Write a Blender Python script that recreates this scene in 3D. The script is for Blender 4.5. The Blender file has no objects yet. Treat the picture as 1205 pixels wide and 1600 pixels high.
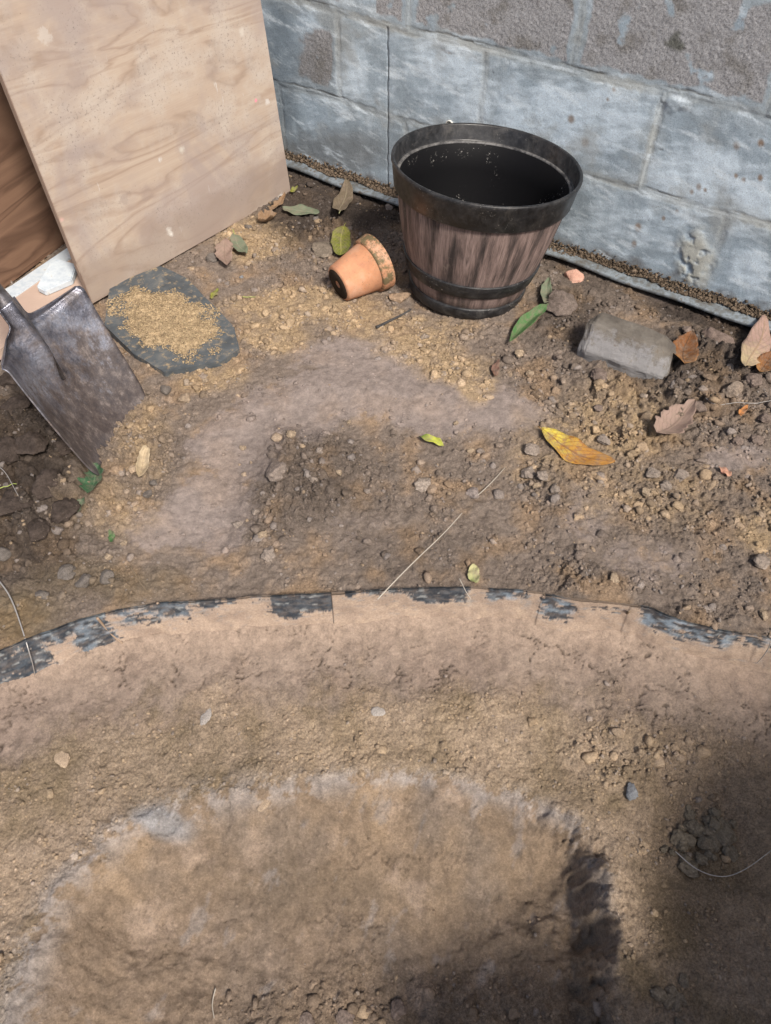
import bpy, bmesh, math
import numpy as np
from mathutils import Vector, Matrix
R = math.radians
rng = np.random.default_rng(7)
# ------------------------------------------------------------------ camera, sky, sun
scene = bpy.context.scene
H = 1.055; PITCH = R(51); F = 1190.0; W0, H0 = 1205, 1600
cd = bpy.data.cameras.new('camera'); cam = bpy.data.objects.new('camera', cd)
scene.collection.objects.link(cam); scene.camera = cam
cam.location = (0, 0, H); cam.rotation_euler = (math.pi/2 - PITCH, 0, 0)
cd.sensor_fit = 'VERTICAL'; cd.sensor_height = 36.0; cd.lens = 36.0*F/H0
cd.clip_start = 0.02; cd.clip_end = 500
SUN_EL = R(50); SUN_AZ = R(150)      # compass azimuth, measured from +Y towards +X
world = bpy.data.worlds.new('World'); scene.world = world; world.use_nodes = True
wn = world.node_tree.nodes; wl = world.node_tree.links
sky = wn.new('ShaderNodeTexSky'); sky.sky_type = 'NISHITA'; sky.sun_disc = False
sky.sun_elevation = SUN_EL; sky.sun_rotation = SUN_AZ; sky.dust_density = 3.0; sky.ozone_density = 0.6
bg = wn['Background']; bg.inputs['Strength'].default_value = 0.09
wl.new(sky.outputs[0], bg.inputs[0])
sl = bpy.data.lights.new('sun', 'SUN'); sl.energy = 3.15; sl.angle = R(11); sl.color = (1.0, 0.93, 0.84)
so = bpy.data.objects.new('sun', sl); scene.collection.objects.link(so)
so.rotation_euler = Vector((math.sin(SUN_AZ)*math.cos(SUN_EL), math.cos(SUN_AZ)*math.cos(SUN_EL), math.sin(SUN_EL))).to_track_quat('Z', 'Y').to_euler()
so.location = (3, -2, 5)
scene.view_settings.view_transform = 'Standard'; scene.view_settings.look = 'None'
scene.view_settings.exposure = 0.58; scene.view_settings.gamma = 1.0
scene.render.engine = 'CYCLES'
COL = scene.collection

# ------------------------------------------------------------------ helpers
_f = np.array([0, math.cos(PITCH), -math.sin(PITCH)]); _u = np.array([0, math.sin(PITCH), math.cos(PITCH)]); _r = np.array([1., 0, 0])
def ray(x, y): return _r*(x-602.5)/F + _u*(800-y)/F + _f
def px(x, y, z=0.0):
    d = ray(x, y); return d*((H-z)/-d[2]) + np.array([0, 0, H])
def sstep(a, b, x):
    t = np.clip((x-a)/(b-a), 0, 1); return t*t*(3-2*t)
def hsh(ix, iy, seed):
    ix = ix.astype(np.int64); iy = iy.astype(np.int64)
    h = (ix*374761393 + iy*668265263 + seed*1274126177) & 0xffffffff
    h = ((h ^ (h >> 13))*1274126177) & 0xffffffff
    h = ((h ^ (h >> 16))*2246822519) & 0xffffffff
    return ((h ^ (h >> 15)) & 0xffffff)/float(0xffffff)
def perlin(x, y, seed=0):
    ix = np.floor(x); iy = np.floor(y); fx = x-ix; fy = y-iy
    def gr(a, b, dx, dy):
        t = hsh(a, b, seed)*2*np.pi; return np.cos(t)*dx + np.sin(t)*dy
    u = fx*fx*fx*(fx*(fx*6-15)+10); v = fy*fy*fy*(fy*(fy*6-15)+10)
    a = gr(ix, iy, fx, fy); b = gr(ix+1, iy, fx-1, fy); c = gr(ix, iy+1, fx, fy-1); d = gr(ix+1, iy+1, fx-1, fy-1)
    return ((a*(1-u)+b*u)*(1-v) + (c*(1-u)+d*u)*v)*1.5
def fbm(x, y, s, octv=4, seed=0, gain=.5):
    o = 0; a = 1; f = 1/s; n = 0
    for k in range(octv):
        o = o + a*perlin(x*f+k*17.3, y*f-k*9.1, seed+k); n += a; a *= gain; f *= 2.03
    return o/n
def worley(x, y, s, seed=0, jit=.9):
    x = x/s; y = y/s; ix = np.floor(x); iy = np.floor(y)
    f1 = np.full(x.shape, 9.); f2 = np.full(x.shape, 9.); idr = np.zeros(x.shape)
    for dx in (-1, 0, 1):
        for dy in (-1, 0, 1):
            cx = ix+dx; cy = iy+dy
            qx = cx+.5+jit*(hsh(cx, cy, seed)-.5); qy = cy+.5+jit*(hsh(cx, cy, seed+91)-.5)
            d = np.sqrt((qx-x)**2+(qy-y)**2); c = d < f1
            f2 = np.where(c, f1, np.minimum(f2, d)); idr = np.where(c, hsh(cx, cy, seed+55), idr); f1 = np.where(c, d, f1)
    return f1, f2, idr
def pdist(X, Y, pts):
    """signed distance to an open polyline: positive on its right-hand side"""
    best = np.full(X.shape, 1e9); sg = np.zeros(X.shape); al = np.zeros(X.shape); acc = 0
    for (ax, ay), (bx, by) in zip(pts[:-1], pts[1:]):
        dx, dy = bx-ax, by-ay; L2 = dx*dx+dy*dy; L = math.sqrt(L2)
        t = np.clip(((X-ax)*dx+(Y-ay)*dy)/L2, 0, 1)
        ex = X-ax-t*dx; ey = Y-ay-t*dy; d = ex*ex+ey*ey; c = d < best
        best = np.where(c, d, best); sg = np.where(c, np.sign(-(dx*(Y-ay)-dy*(X-ax))), sg); al = np.where(c, acc+t*L, al); acc += L
    return np.sqrt(best)*sg, al
def smooth_line(pts, n=8):
    P = np.array(pts); P = np.vstack([2*P[0]-P[1], P, 2*P[-1]-P[-2]]); out = []
    for i in range(1, len(P)-2):
        for k in range(n):
            t = k/n; p0, p1, p2, p3 = P[i-1:i+3]
            out.append(.5*((2*p1)+(-p0+p2)*t+(2*p0-5*p1+4*p2-p3)*t*t+(-p0+3*p1-3*p2+p3)*t**3))
    out.append(P[-2]); return np.array(out)
def blob(X, Y, cx, cy, rx, ry, z=0., rot=0., soft=.5):
    c = px(cx, cy, z)[:2]; cr, sr = math.cos(R(rot)), math.sin(R(rot))
    a = px(cx+rx*cr, cy+rx*sr, z)[:2]-c; b = px(cx-ry*sr, cy+ry*cr, z)[:2]-c
    M = np.linalg.inv(np.array([a, b]).T); dx = X-c[0]; dy = Y-c[1]
    q = np.sqrt((M[0, 0]*dx+M[0, 1]*dy)**2+(M[1, 0]*dx+M[1, 1]*dy)**2)
    return 1-sstep(1-soft, 1+soft, q)
def mixc(A, B, m): return A*(1-m[..., None]) + np.asarray(B, float)*m[..., None]

# mesh building
def npmesh(name, V, Fa, mat, parent=None, col=None, uv=None, smooth=True, extra=None):
    me = bpy.data.meshes.new(name); V = np.asarray(V, np.float32); Fa = np.asarray(Fa, np.int32); k = Fa.shape[1]
    me.vertices.add(len(V)); me.vertices.foreach_set('co', V.ravel())
    me.loops.add(Fa.size); me.loops.foreach_set('vertex_index', Fa.ravel())
    me.polygons.add(len(Fa)); me.polygons.foreach_set('loop_start', np.arange(0, Fa.size, k, dtype=np.int32))
    me.polygons.foreach_set('loop_total', np.full(len(Fa), k, np.int32))
    me.update(calc_edges=True); me.validate()
    if smooth: me.polygons.foreach_set('use_smooth', np.ones(len(me.polygons), bool))
    if col is not None:
        a = me.color_attributes.new('Col', 'FLOAT_COLOR', 'POINT')
        c = np.ones((len(V), 4), np.float32); c[:, :3] = np.clip(col, 0.004, 1); a.data.foreach_set('color', c.ravel())
    for nm, arr in (extra or {}).items():
        a = me.attributes.new(nm, 'FLOAT', 'POINT'); a.data.foreach_set('value', np.asarray(arr, np.float32).ravel())
    if uv is not None:
        u = me.uv_layers.new(name='UVMap'); u.data.foreach_set('uv', np.asarray(uv, np.float32)[Fa.ravel()].ravel())
    o = bpy.data.objects.new(name, me); COL.objects.link(o)
    if mat: me.materials.append(mat)
    if parent: o.parent = parent
    return o
def gridfaces(nu, nv, closed=False):
    i, j = np.meshgrid(np.arange(nu if closed else nu-1), np.arange(nv-1), indexing='ij')
    i2 = (i+1) % nu
    return np.stack([i*nv+j, i2*nv+j, i2*nv+j+1, i*nv+j+1], -1).reshape(-1, 4)
def bobj(name, bm, mat, parent=None, smooth=False):
    me = bpy.data.meshes.new(name); bmesh.ops.recalc_face_normals(bm, faces=bm.faces[:]); bm.to_mesh(me); bm.free()
    if smooth: me.polygons.foreach_set('use_smooth', np.ones(len(me.polygons), bool))
    o = bpy.data.objects.new(name, me); COL.objects.link(o); me.materials.append(mat)
    if parent: o.parent = parent
    return o
def tag(o, label, cat, group=None, kind=None):
    if label: o['label'] = label
    if cat: o['category'] = cat
    if group: o['group'] = group
    if kind: o['kind'] = kind
    return o
def thing(name, loc=(0, 0, 0), rot=(0, 0, 0)):
    o = bpy.data.objects.new(name, None); COL.objects.link(o); o.location = loc; o.rotation_euler = rot; o.empty_display_size = .05
    return o
def lathe(name, prof, mat, parent=None, n=96, wob=0., uvs=True):
    prof = np.array(prof); a = np.linspace(0, 2*np.pi, n, endpoint=False)
    V = np.stack([prof[None, :, 0]*np.cos(a)[:, None], prof[None, :, 0]*np.sin(a)[:, None], np.broadcast_to(prof[None, :, 1], (n, len(prof)))], -1).reshape(-1, 3)
    return npmesh(name, V, gridfaces(n, len(prof), True), mat, parent)
def tube(name, pts, rad, mat, parent=None, n=8, capped=True):
    pts = np.array(pts, float); rad = np.broadcast_to(rad, (len(pts),)); V = []; up = np.array([.13, .21, .97])
    for i, p in enumerate(pts):
        t = pts[min(i+1, len(pts)-1)]-pts[max(i-1, 0)]; t /= np.linalg.norm(t); s = np.cross(t, up); s /= np.linalg.norm(s); b = np.cross(s, t)
        for k in range(n):
            a = 2*np.pi*k/n; V.append(p+rad[i]*(s*math.cos(a)+b*math.sin(a)))
    V = np.array(V); m = len(pts); Fa = []
    for i in range(m-1):
        for k in range(n): Fa.append([i*n+k, i*n+(k+1) % n, (i+1)*n+(k+1) % n, (i+1)*n+k])
    if capped:
        V = np.vstack([V, pts[0], pts[-1]])
        for k in range(0, n, 2):
            Fa.append([m*n, (k+2) % n, k+1, k]); Fa.append([m*n+1, (m-1)*n+k, (m-1)*n+k+1, (m-1)*n+(k+2) % n])
    return npmesh(name, V, Fa, mat, parent)

# ------------------------------------------------------------------ materials
def mat(name, rough=.8, spec=.3, metal=0.):
    m = bpy.data.materials.new(name); m.use_nodes = True; nt = m.node_tree; b = nt.nodes['Principled BSDF']
    b.inputs['Roughness'].default_value = rough; b.inputs['Specular IOR Level'].default_value = spec; b.inputs['Metallic'].default_value = metal
    return m, nt, b
def N(nt, t, **kw):
    n = nt.nodes.new(t)
    for k, v in kw.items(): setattr(n, k, v)
    return n
def noise(nt, vec, scale, detail=4, rough=.6, dist=0.):
    n = N(nt, 'ShaderNodeTexNoise'); n.inputs['Scale'].default_value = scale; n.inputs['Detail'].default_value = detail
    n.inputs['Roughness'].default_value = rough; n.inputs['Distortion'].default_value = dist
    if vec is not None: nt.links.new(vec, n.inputs['Vector'])
    return n.outputs['Fac']
def ramp(nt, fac, stops):
    n = N(nt, 'ShaderNodeValToRGB'); e = n.color_ramp.elements
    while len(e) < len(stops): e.new(.5)
    for q, (p, c) in zip(e, stops):
        q.position = p; q.color = (*c, 1) if len(c) == 3 else c
    nt.links.new(fac, n.inputs[0]); return n.outputs[0]
def mixn(nt, fac, a, b, mode='MIX'):
    n = N(nt, 'ShaderNodeMix', data_type='RGBA', blend_type=mode)
    for s, v in ((0, fac), (6, a), (7, b)):
        if isinstance(v, (int, float)): n.inputs[s].default_value = v
        elif isinstance(v, tuple): n.inputs[s].default_value = (*v, 1)
        else: nt.links.new(v, n.inputs[s])
    return n.outputs[2]
def bump(nt, b, h, strength=.5, dist=.002, prev=None):
    n = N(nt, 'ShaderNodeBump'); n.inputs['Strength'].default_value = strength; n.inputs['Distance'].default_value = dist
    nt.links.new(h, n.inputs['Height'])
    if prev is not None: nt.links.new(prev, n.inputs['Normal'])
    nt.links.new(n.outputs[0], b.inputs['Normal']); return n.outputs[0]
def objc(nt, scale=(1, 1, 1), rot=(0, 0, 0)):
    t = N(nt, 'ShaderNodeTexCoord'); m = N(nt, 'ShaderNodeMapping'); m.inputs['Scale'].default_value = scale; m.inputs['Rotation'].default_value = rot
    nt.links.new(t.outputs['Object'], m.inputs[0]); return m.outputs[0]
def vcol(nt, name='Col'):
    a = N(nt, 'ShaderNodeAttribute'); a.attribute_name = name; return a
def grey(v): return (v, v, v)

def soil_material(name, amp=1.):
    m, nt, b = mat(name, .95, .12); c = vcol(nt).outputs['Color']; o = objc(nt)
    gt = vcol(nt, 'grit').outputs['Fac']; s1 = mixn(nt, gt, ramp(nt, noise(nt, o, 220, 6, .75), [(.3, grey(.84)), (.5, grey(1.0)), (.70, grey(1.14))]), ramp(nt, noise(nt, o, 300, 6, .8), [(.3, grey(.50)), (.5, grey(1.08)), (.70, grey(1.75))]))
    s2 = ramp(nt, noise(nt, o, 60, 6, .7), [(.3, grey(.70)), (.7, grey(1.28))])
    col = mixn(nt, 1., mixn(nt, 1., c, s1, 'MULTIPLY'), s2, 'MULTIPLY')
    fl = N(nt, 'ShaderNodeTexVoronoi'); fl.inputs['Scale'].default_value = 260; nt.links.new(o, fl.inputs['Vector'])
    fk = ramp(nt, fl.outputs['Distance'], [(.10, grey(1)), (.17, grey(0))])
    pk = ramp(nt, noise(nt, o, 95, 2), [(.56, grey(0)), (.62, grey(.75))])
    fm = mixn(nt, 1., fk, pk, 'MULTIPLY')
    nt.links.new(mixn(nt, fm, col, (.42, .33, .24)), b.inputs['Base Color'])
    def gm(h, lo):
        n = N(nt, 'ShaderNodeMath', operation='MULTIPLY_ADD'); n.inputs[1].default_value = 1-lo; n.inputs[2].default_value = lo; nt.links.new(gt, n.inputs[0])
        k = N(nt, 'ShaderNodeMath', operation='MULTIPLY'); nt.links.new(n.outputs[0], k.inputs[0]); nt.links.new(h, k.inputs[1]); return k.outputs[0]
    p = bump(nt, b, gm(noise(nt, o, 150, 7, .8), .35), .9*amp, .006)
    bump(nt, b, gm(noise(nt, o, 480, 5, .8), .2), .9*amp, .002, p)
    return m
M_SOIL = soil_material('soil'); M_CRUMB = soil_material('crumb', .8)

def stone_material(name, c1, c2, scale=30, rough=.85, b1=.5):
    m, nt, b = mat(name, rough, .25); o = objc(nt)
    col = ramp(nt, noise(nt, o, scale, 6, .65, .4), [(.3, c1), (.68, c2)])
    sp = ramp(nt, noise(nt, o, 500, 3, .7), [(.32, grey(.65)), (.6, grey(1.15))])
    nt.links.new(mixn(nt, 1., col, sp, 'MULTIPLY'), b.inputs['Base Color'])
    bump(nt, b, noise(nt, o, 160, 6, .7), b1, .003); return m

# ------------------------------------------------------------------ terrain
LIN = smooth_line([px(x, y)[:2] for x, y in [(-420, 1240), (-230, 1130), (-110, 1064), (0, 1019), (60, 994), (150, 963), (230, 947), (320, 940), (420, 933), (520, 928), (620, 922), (740, 920), (830, 926), (900, 938), (1000, 948), (1050, 966), (1120, 985), (1205, 999), (1320, 1034), (1480, 1110), (1700, 1260)]], 6)
PIT = smooth_line([px(x, y, -.13)[:2] for x, y in [(-20, 2300), (0, 1800), (18, 1600), (48, 1480), (90, 1390), (160, 1320), (240, 1268), (340, 1238), (430, 1226), (520, 1216), (620, 1214), (720, 1222), (800, 1242), (870, 1272), (925, 1325), (952, 1385), (962, 1450), (958, 1540), (955, 1620), (950, 1800), (930, 2300)]], 6)
BAS = smooth_line([px(x, y)[:2] for x, y in [(215, 1250), (235, 1000), (262, 860), (285, 800), (330, 735), (385, 680), (450, 645), (520, 632), (600, 636), (680, 642), (750, 652), (810, 690), (850, 760), (880, 860), (905, 960), (930, 1250)]], 6)
TH = R(33.2); WD = np.array([math.cos(TH), -math.sin(TH)]); WN = np.array([math.sin(TH), math.cos(TH)]); WC = 1.641

def terrain(X, Y):
    sh = X.shape; X = X.ravel(); Y = Y.ravel()
    wx = fbm(X, Y, .11, 3, 301)*.03; wy = fbm(X, Y, .11, 3, 321)*.03
    XW = X+wx; YW = Y+wy
    dl, al = pdist(X, Y, LIN); sd0 = sstep(.18, .29, X); rx_ = fbm(X, Y, .045, 4, 341)*(.004+.018*sd0); dq, _ = pdist(X+wx*.4+rx_, Y+wy*.4+fbm(X, Y, .045, 4, 351)*(.004+.012*sd0), PIT); db, _ = pdist(XW, YW, BAS)
    inhole = dl > 0
    up = 1-sstep(-.0055, -.0015, dl)                     # 1 = ground behind the edging
    def bl(*a, **k): return blob(XW, YW, *a, **k)
    far = sstep(1.9, 3.5, np.hypot(X, Y-1))
    # region masks ------------------------------------------------------
    dust = np.maximum.reduce([bl(330, 790, 75, 60), bl(370, 700, 70, 60), bl(450, 640, 80, 45), bl(560, 605, 130, 45), bl(700, 630, 110, 40), bl(560, 560, 100, 30), bl(800, 650, 60, 30), bl(250, 820, 60, 40), bl(1010, 880, 90, 40)*.55, bl(930, 800, 60, 50)*.6, bl(1150, 715, 60, 30)*.8, bl(560, 830, 80, 40)*.4, bl(1060, 450, 60, 20)*.8])
    sand = np.maximum.reduce([bl(400, 375, 55, 32), bl(480, 480, 110, 30), bl(430, 525, 50, 30), bl(660, 545, 60, 24), bl(715, 575, 55, 26), bl(745, 610, 30, 20), bl(330, 590, 50, 25)*.8, bl(960, 660, 90, 70)*.65, bl(860, 700, 60, 60)*.4, bl(1010, 770, 110, 50)*.4, bl(560, 500, 80, 26)*.8, bl(220, 690, 40, 70)*.55, bl(170, 800, 70, 40)*.4, bl(1190, 830, 40, 40)*.7, bl(640, 515, 90, 22)*.6])
    dark = np.maximum.reduce([bl(40, 720, 90, 110), bl(40, 850, 80, 60)*.7, bl(470, 320, 60, 60), bl(570, 300, 70, 60), bl(60, 600, 50, 60), bl(60, 520, 70, 30), bl(480, 740, 110, 90)*.3, bl(1130, 480, 100, 30)*.6, bl(1090, 560, 120, 60)*.55, bl(880, 490, 60, 50)*.5, bl(650, 850, 130, 40)*.2])  # dark soil; behind the planter its shade is put into the colour
    moss = np.maximum.reduce([bl(30, 960, 70, 50), bl(160, 910, 120, 30)*.7])
    crum = np.maximum.reduce([bl(470, 730, 110, 85), bl(40, 760, 140, 130), bl(600, 740, 250, 90)*.55, bl(1060, 620, 200, 130), bl(1050, 780, 180, 80)*.9, bl(880, 560, 90, 120)*.8, bl(500, 400, 120, 80)*.85, bl(380, 790, 80, 60), bl(880, 760, 70, 50), bl(200, 720, 80, 130)*.9, bl(100, 900, 160, 60)*.6, bl(930, 905, 110, 28), bl(1140, 900, 90, 60)*.6, bl(1120, 460, 120, 50)*.6, bl(1100, 960, 80, 14)])
    crum = np.clip(np.maximum(crum, .40)*(1-.88*dust), 0, 1)*up
    nr_ = fbm(X, Y, .028, 6, 371, .8); dust = sstep(.30, .75, dust+nr_*.85+fbm(X, Y, .09, 3, 373)*.3)*np.clip(dust*1.6, 0, 1)
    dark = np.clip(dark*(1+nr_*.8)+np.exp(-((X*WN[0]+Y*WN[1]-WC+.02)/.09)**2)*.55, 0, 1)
    # shelf and pit ------------------------------------------------------
    clay = inhole*(1-sstep(.07, .17, dl+fbm(X, Y, .08, 6, 11, .7)*.11))
    inp = sstep(-.006, .012, dq)
    shelf = inhole*(1-clay)*(1-inp)
    crum2 = shelf*(.55+.45*sstep(-.2, .3, fbm(X, Y, .15, 3, 77)))
    sidew = sstep(.18, .29, X)                                    # steep on the right, gentle on the left
    wid = .13*(1-sidew)+.055*sidew
    pitd = (1-sidew)*(1-np.exp(-(np.maximum(dq, 0)/(.075+.03*fbm(X, Y, .2, 2, 57)))**1.5))+sidew*sstep(0, 1, dq/wid)
    z = fbm(X, Y, .45, 3, 5)*.016
    z = z*(1-inhole*.4)
    z += up*(-.020*sstep(-.05, .09, db) + .003*np.exp(-((db+.045)/.035)**2))
    z += up*(bl(40, 720, 110, 110)*.035 + bl(470, 730, 80, 60)*.014 + bl(1120, 590, 90, 40)*.015)
    zh = -.092 - .03*sstep(.0, .30, dl) + .020*np.exp(-(np.maximum(dl-.01, 0)/.018)) + fbm(X, Y, .16, 3, 61)*.012
    zh -= .03*blob(XW, YW, 1100, 1330, 90, 120, z=-.13)
    zh += .010*np.exp(-((dq+.02)/.03)**2)*sidew + .004*np.exp(-((dq+.012)/.022)**2)*(1-sidew)
    zh -= pitd*(.092-.012*(1-sidew)) + np.clip(dq-.06, 0, 1)*.22
    zh += inp*(fbm(X, Y, .13, 4, 63)*.024 + fbm(X*1.2+Y*.5, Y*.8, .05, 5, 64, .55)*.007)
    rag = np.exp(-((dq-.018)/.022)**2)*sidew
    q1, q2, q3 = worley(X+wx, Y+wy*.7, .045, 73); zh += rag*(fbm(X, Y, .05, 5, 71, .65)*.060+(q3-.5)*.040*sstep(0, .2, q2-q1))
    z = np.where(inhole, zh, z*1.0 + (1-up)*(-.11))
    z -= up*.016*sstep(-.12, -.04, X*WN[0]+Y*WN[1]-WC)
    # fine relief ---------------------------------------------------------
    f1, f2, c1 = worley(XW+fbm(X, Y, .02, 2, 31)*.01, YW+fbm(X, Y, .02, 2, 33)*.01, .036, 3); L1 = sstep(0, .38, f2-f1)*(.25+c1*c1*1.1)*(1-.6*f1)
    g1, g2, c2 = worley(X+fbm(X, Y, .012, 2, 35)*.006, Y+fbm(X, Y, .012, 2, 36)*.006, .0155, 8); L2 = sstep(0, .5, g2-g1)*(.2+c2*c2)*(1-.8*g1)
    h1, h2, c3 = worley(X, Y, .0072, 12); L3 = sstep(0, .6, h2-h1)*(.2+c3)*(1-.8*h1)
    big = up*(bl(40, 720, 130, 150)+bl(1080, 600, 170, 100)*.8+bl(470, 730, 90, 70)*.35+bl(540, 330, 100, 60)*.35)
    n1 = sstep(-.35, .35, fbm(X, Y, .07, 3, 41))
    z += crum*(.010*n1+.022*np.clip(big, 0, 1))*L1 + crum*(.0095*L2+.0048*L3*1.2)
    z += crum2*(.0060*L2*n1+.0044*L3)
    pn = sstep(.02, .2, fbm(X, Y, .07, 5, 43)); z += inp*pn*(.0020*L3+.0022*L2); w1_, w2_, w3_ = worley(X+fbm(X, Y, .03, 3, 47)*.03, (Y+fbm(X, Y, .03, 3, 49)*.03)*1.7, .05, 45); z += inp*(w3_-.5)*.0028*sstep(0, .12, w2_-w1_)*(1-sidew*.3)
    lump = np.maximum(blob(XW, YW, 1000, 1180, 120, 60, z=-.12)*.8, blob(XW, YW, 640, 1590, 260, 70, z=-.28))
    z += inhole*lump*(.007*L1+.004*L2)
    z += fbm(X, Y, .03, 5, 51, .72)*(.0030+.006*crum+.0008*inp+.005*crum2)
    # cracks and prints in the clay ---------------------------------------
    cx = X+fbm(X, Y, .05, 4, 21)*.05; cy = Y+fbm(X, Y, .05, 4, 23)*.05
    k1, k2, _c = worley(cx, cy, .085, 19); crk = (1-sstep(.0, .035, k2-k1))*sstep(-.08, .12, fbm(X, Y, .12, 3, 27))
    k1, k2, _c = worley(cx*1.3, cy, .03, 29); crk2 = (1-sstep(.0, .07, k2-k1))*sstep(.0, .25, fbm(X, Y, .09, 3, 28))
    ck = np.maximum(crk, crk2*.7)*np.clip(clay+inp*.45, 0, 1)
    z -= ck*.006
    z += clay*(fbm(X, Y, .04, 4, 91)*.0045)
    st = fbm(X*.8+Y*1.6, Y*.25-X*.2, .012, 3, 95)
    z += inp*st*.0024*sstep(-.1, .3, fbm(X, Y, .14, 2, 96))
    # colours --------------------------------------------------------------
    C = np.zeros(X.shape+(3,)); v = fbm(X, Y, .09, 4, 101)
    C[:] = (.222, .180, .146); C = mixc(C, (.285, .205, .135), sstep(-.1, .4, v)); C = mixc(C, (.17, .135, .108), sstep(.05, .5, -v)*.7)
    C = mixc(C, (.268, .226, .205), np.clip(dust*1.05, 0, 1)*.70)
    sm = np.clip(sand*1.2*(.55+.9*sstep(-.25, .35, fbm(X, Y, .03, 4, 111))), 0, 1)
    C = mixc(C, (.43, .315, .185), sm*.8)
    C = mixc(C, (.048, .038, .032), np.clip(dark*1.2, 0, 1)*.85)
    C = mixc(C, (.155, .115, .055), moss*.55)
    C *= (1-.22*crum*(1-L2))[:, None]**.5
    Cs = np.zeros_like(C); Cs[:] = (.39, .30, .215); Cs = mixc(Cs, (.27, .205, .13), sstep(-.2, .35, fbm(X, Y, .12, 4, 121))); Cs = mixc(Cs, (.46, .35, .245), sstep(.1, .5, fbm(X, Y, .16, 4, 123))*.8)
    Cc = np.zeros_like(C); Cc[:] = (.335, .262, .205); Cc = mixc(Cc, (.29, .222, .175), sstep(-.1, .4, fbm(X, Y, .11, 4, 125))*.8); Cc = mixc(Cc, (.41, .315, .24), np.exp(-(dl/.05)**2)*.6)
    Cc = mixc(Cc, (.25, .19, .155), blob(XW, YW, 60, 1180, 240, 110, z=-.1)*.6)
    Cp = np.zeros_like(C); Cp[:] = (.285, .212, .145); Cp = mixc(Cp, (.25, .195, .145), sstep(-.1, .35, fbm(X, Y, .13, 4, 131))); Cp = mixc(Cp, (.37, .27, .175), sstep(.1, .45, fbm(X, Y, .16, 4, 133))*.8)
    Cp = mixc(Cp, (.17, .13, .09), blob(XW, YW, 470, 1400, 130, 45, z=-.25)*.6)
    Cs = mixc(Cs, (.50, .385, .265), np.clip(blob(XW, YW, 700, 1170, 250, 90, z=-.12)*(.5+nr_*1.2), 0, 1)*.8); Cs = mixc(Cs, (.25, .195, .13), np.clip(blob(XW, YW, 250, 1190, 190, 80, z=-.12)*(.6+nr_), 0, 1)*.6)
    Cp = mixc(Cp, (.23, .175, .13), np.clip(blob(XW, YW, 430, 1560, 420, 150, z=-.24)*(.7+nr_*.9), 0, 1)*.75)  # pit floor darkened towards the bottom, shade put into the soil colour
    Cp = mixc(Cp, (.43, .33, .25), sstep(.10, .4, fbm(X, Y, .09, 6, 151, .6))*.5); Cp = mixc(Cp, (.34, .325, .32), sstep(.2, .42, fbm(X*1.4-Y*.5, Y, .07, 6, 153, .6))*.35); Cp = mixc(Cp, (.17, .13, .095), sstep(.1, .4, fbm(X*.7, Y*1.5+X*.4, .06, 6, 155, .65))*.45)
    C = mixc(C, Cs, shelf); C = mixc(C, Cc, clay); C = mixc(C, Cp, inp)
    rim = inhole*np.exp(-((dq-.006)/(.014+.012*sstep(0, .3, -X)))**2)*sstep(-.08, .04, fbm(X, Y, .05, 7, 137, .75)+.04)*(1-.7*blob(XW, YW, 955, 1540, 60, 150, z=-.13))
    C = mixc(C, (.47, .44, .42), np.clip(rim*.48, 0, 1))
    C = mixc(C, (.30, .34, .38), blob(XW, YW, 250, 1280, 50, 25, z=-.13)*.5*inhole)
    C = mixc(C, (.06, .045, .035), ck*.75)
    C = mixc(C, (.2, .16, .12), far*.5); C = mixc(C, (.22, .165, .105), inhole*blob(XW, YW, 1130, 1300, 130, 160, z=-.12)*.45); C = C*(1-.12*inhole)[:, None]; lum = C.mean(-1, keepdims=True); C = lum+(C-lum)*.97; C *= np.array([1.0, .985, .99])  # shade of the lower right corner deepened in the soil colour
    wp = X*WN[0]+Y*WN[1]-WC                                         # behind the block wall it lies level
    out = dict(z=z.reshape(sh), C=C.reshape(sh+(3,)))
    out['dens'] = np.clip(crum*.9 + sand*.7*up + .10*up + crum2*.85 + inhole*lump*.8 + .05*inp, 0, 1).reshape(sh)
    out['sand'] = np.clip(np.maximum(sand, shelf*.7), 0, 1).reshape(sh); out['dark'] = dark.reshape(sh)
    out['hole'] = (inhole*(1-lump)).reshape(sh); out['grit'] = np.clip(.18+.22*clay+.38*inp+crum*1.2*up+shelf*.85+dark*.3*up+sand*.5*up+inhole*lump*.6, 0, 1).reshape(sh)
    return out

def axis(a, b, st, ext):
    core = np.arange(a, b, st); g = np.cumsum(st*1.35**np.arange(1, 60)); g = g[g < ext]; g = np.append(g, ext)
    return np.concatenate([(a-g)[::-1], core, b-st+g])
GS = .0025; gx0, gx1, gy0, gy1 = -1.12, 1.02, -.02, 2.14
ax = axis(gx0, gx1, GS, 60.); ay = axis(gy0, gy1, GS, 60.)
GX, GY = np.meshgrid(ax, ay, indexing='ij')
T = terrain(GX, GY)
fl = T['z'].copy(); cut = sstep(.15, 3., np.maximum.reduce([gx0-GX, GX-gx1, gy0-GY, GY-gy1])); T['z'] = fl*(1-cut)
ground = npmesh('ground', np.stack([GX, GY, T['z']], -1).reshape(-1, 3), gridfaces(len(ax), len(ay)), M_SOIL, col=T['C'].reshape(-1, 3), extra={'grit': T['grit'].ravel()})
ground['kind'] = 'structure'
ix0 = int(np.argmin(abs(ax-gx0))); iy0 = int(np.argmin(abs(ay-gy0)))
def samp(name, X, Y):
    i = np.clip(((np.asarray(X)-ax[ix0])/GS), 0, 10**6); j = np.clip(((np.asarray(Y)-ay[iy0])/GS), 0, 10**6)
    i = np.clip(np.round(i).astype(int)+ix0, 0, len(ax)-1); j = np.clip(np.round(j).astype(int)+iy0, 0, len(ay)-1)
    return T[name][i, j]
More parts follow.
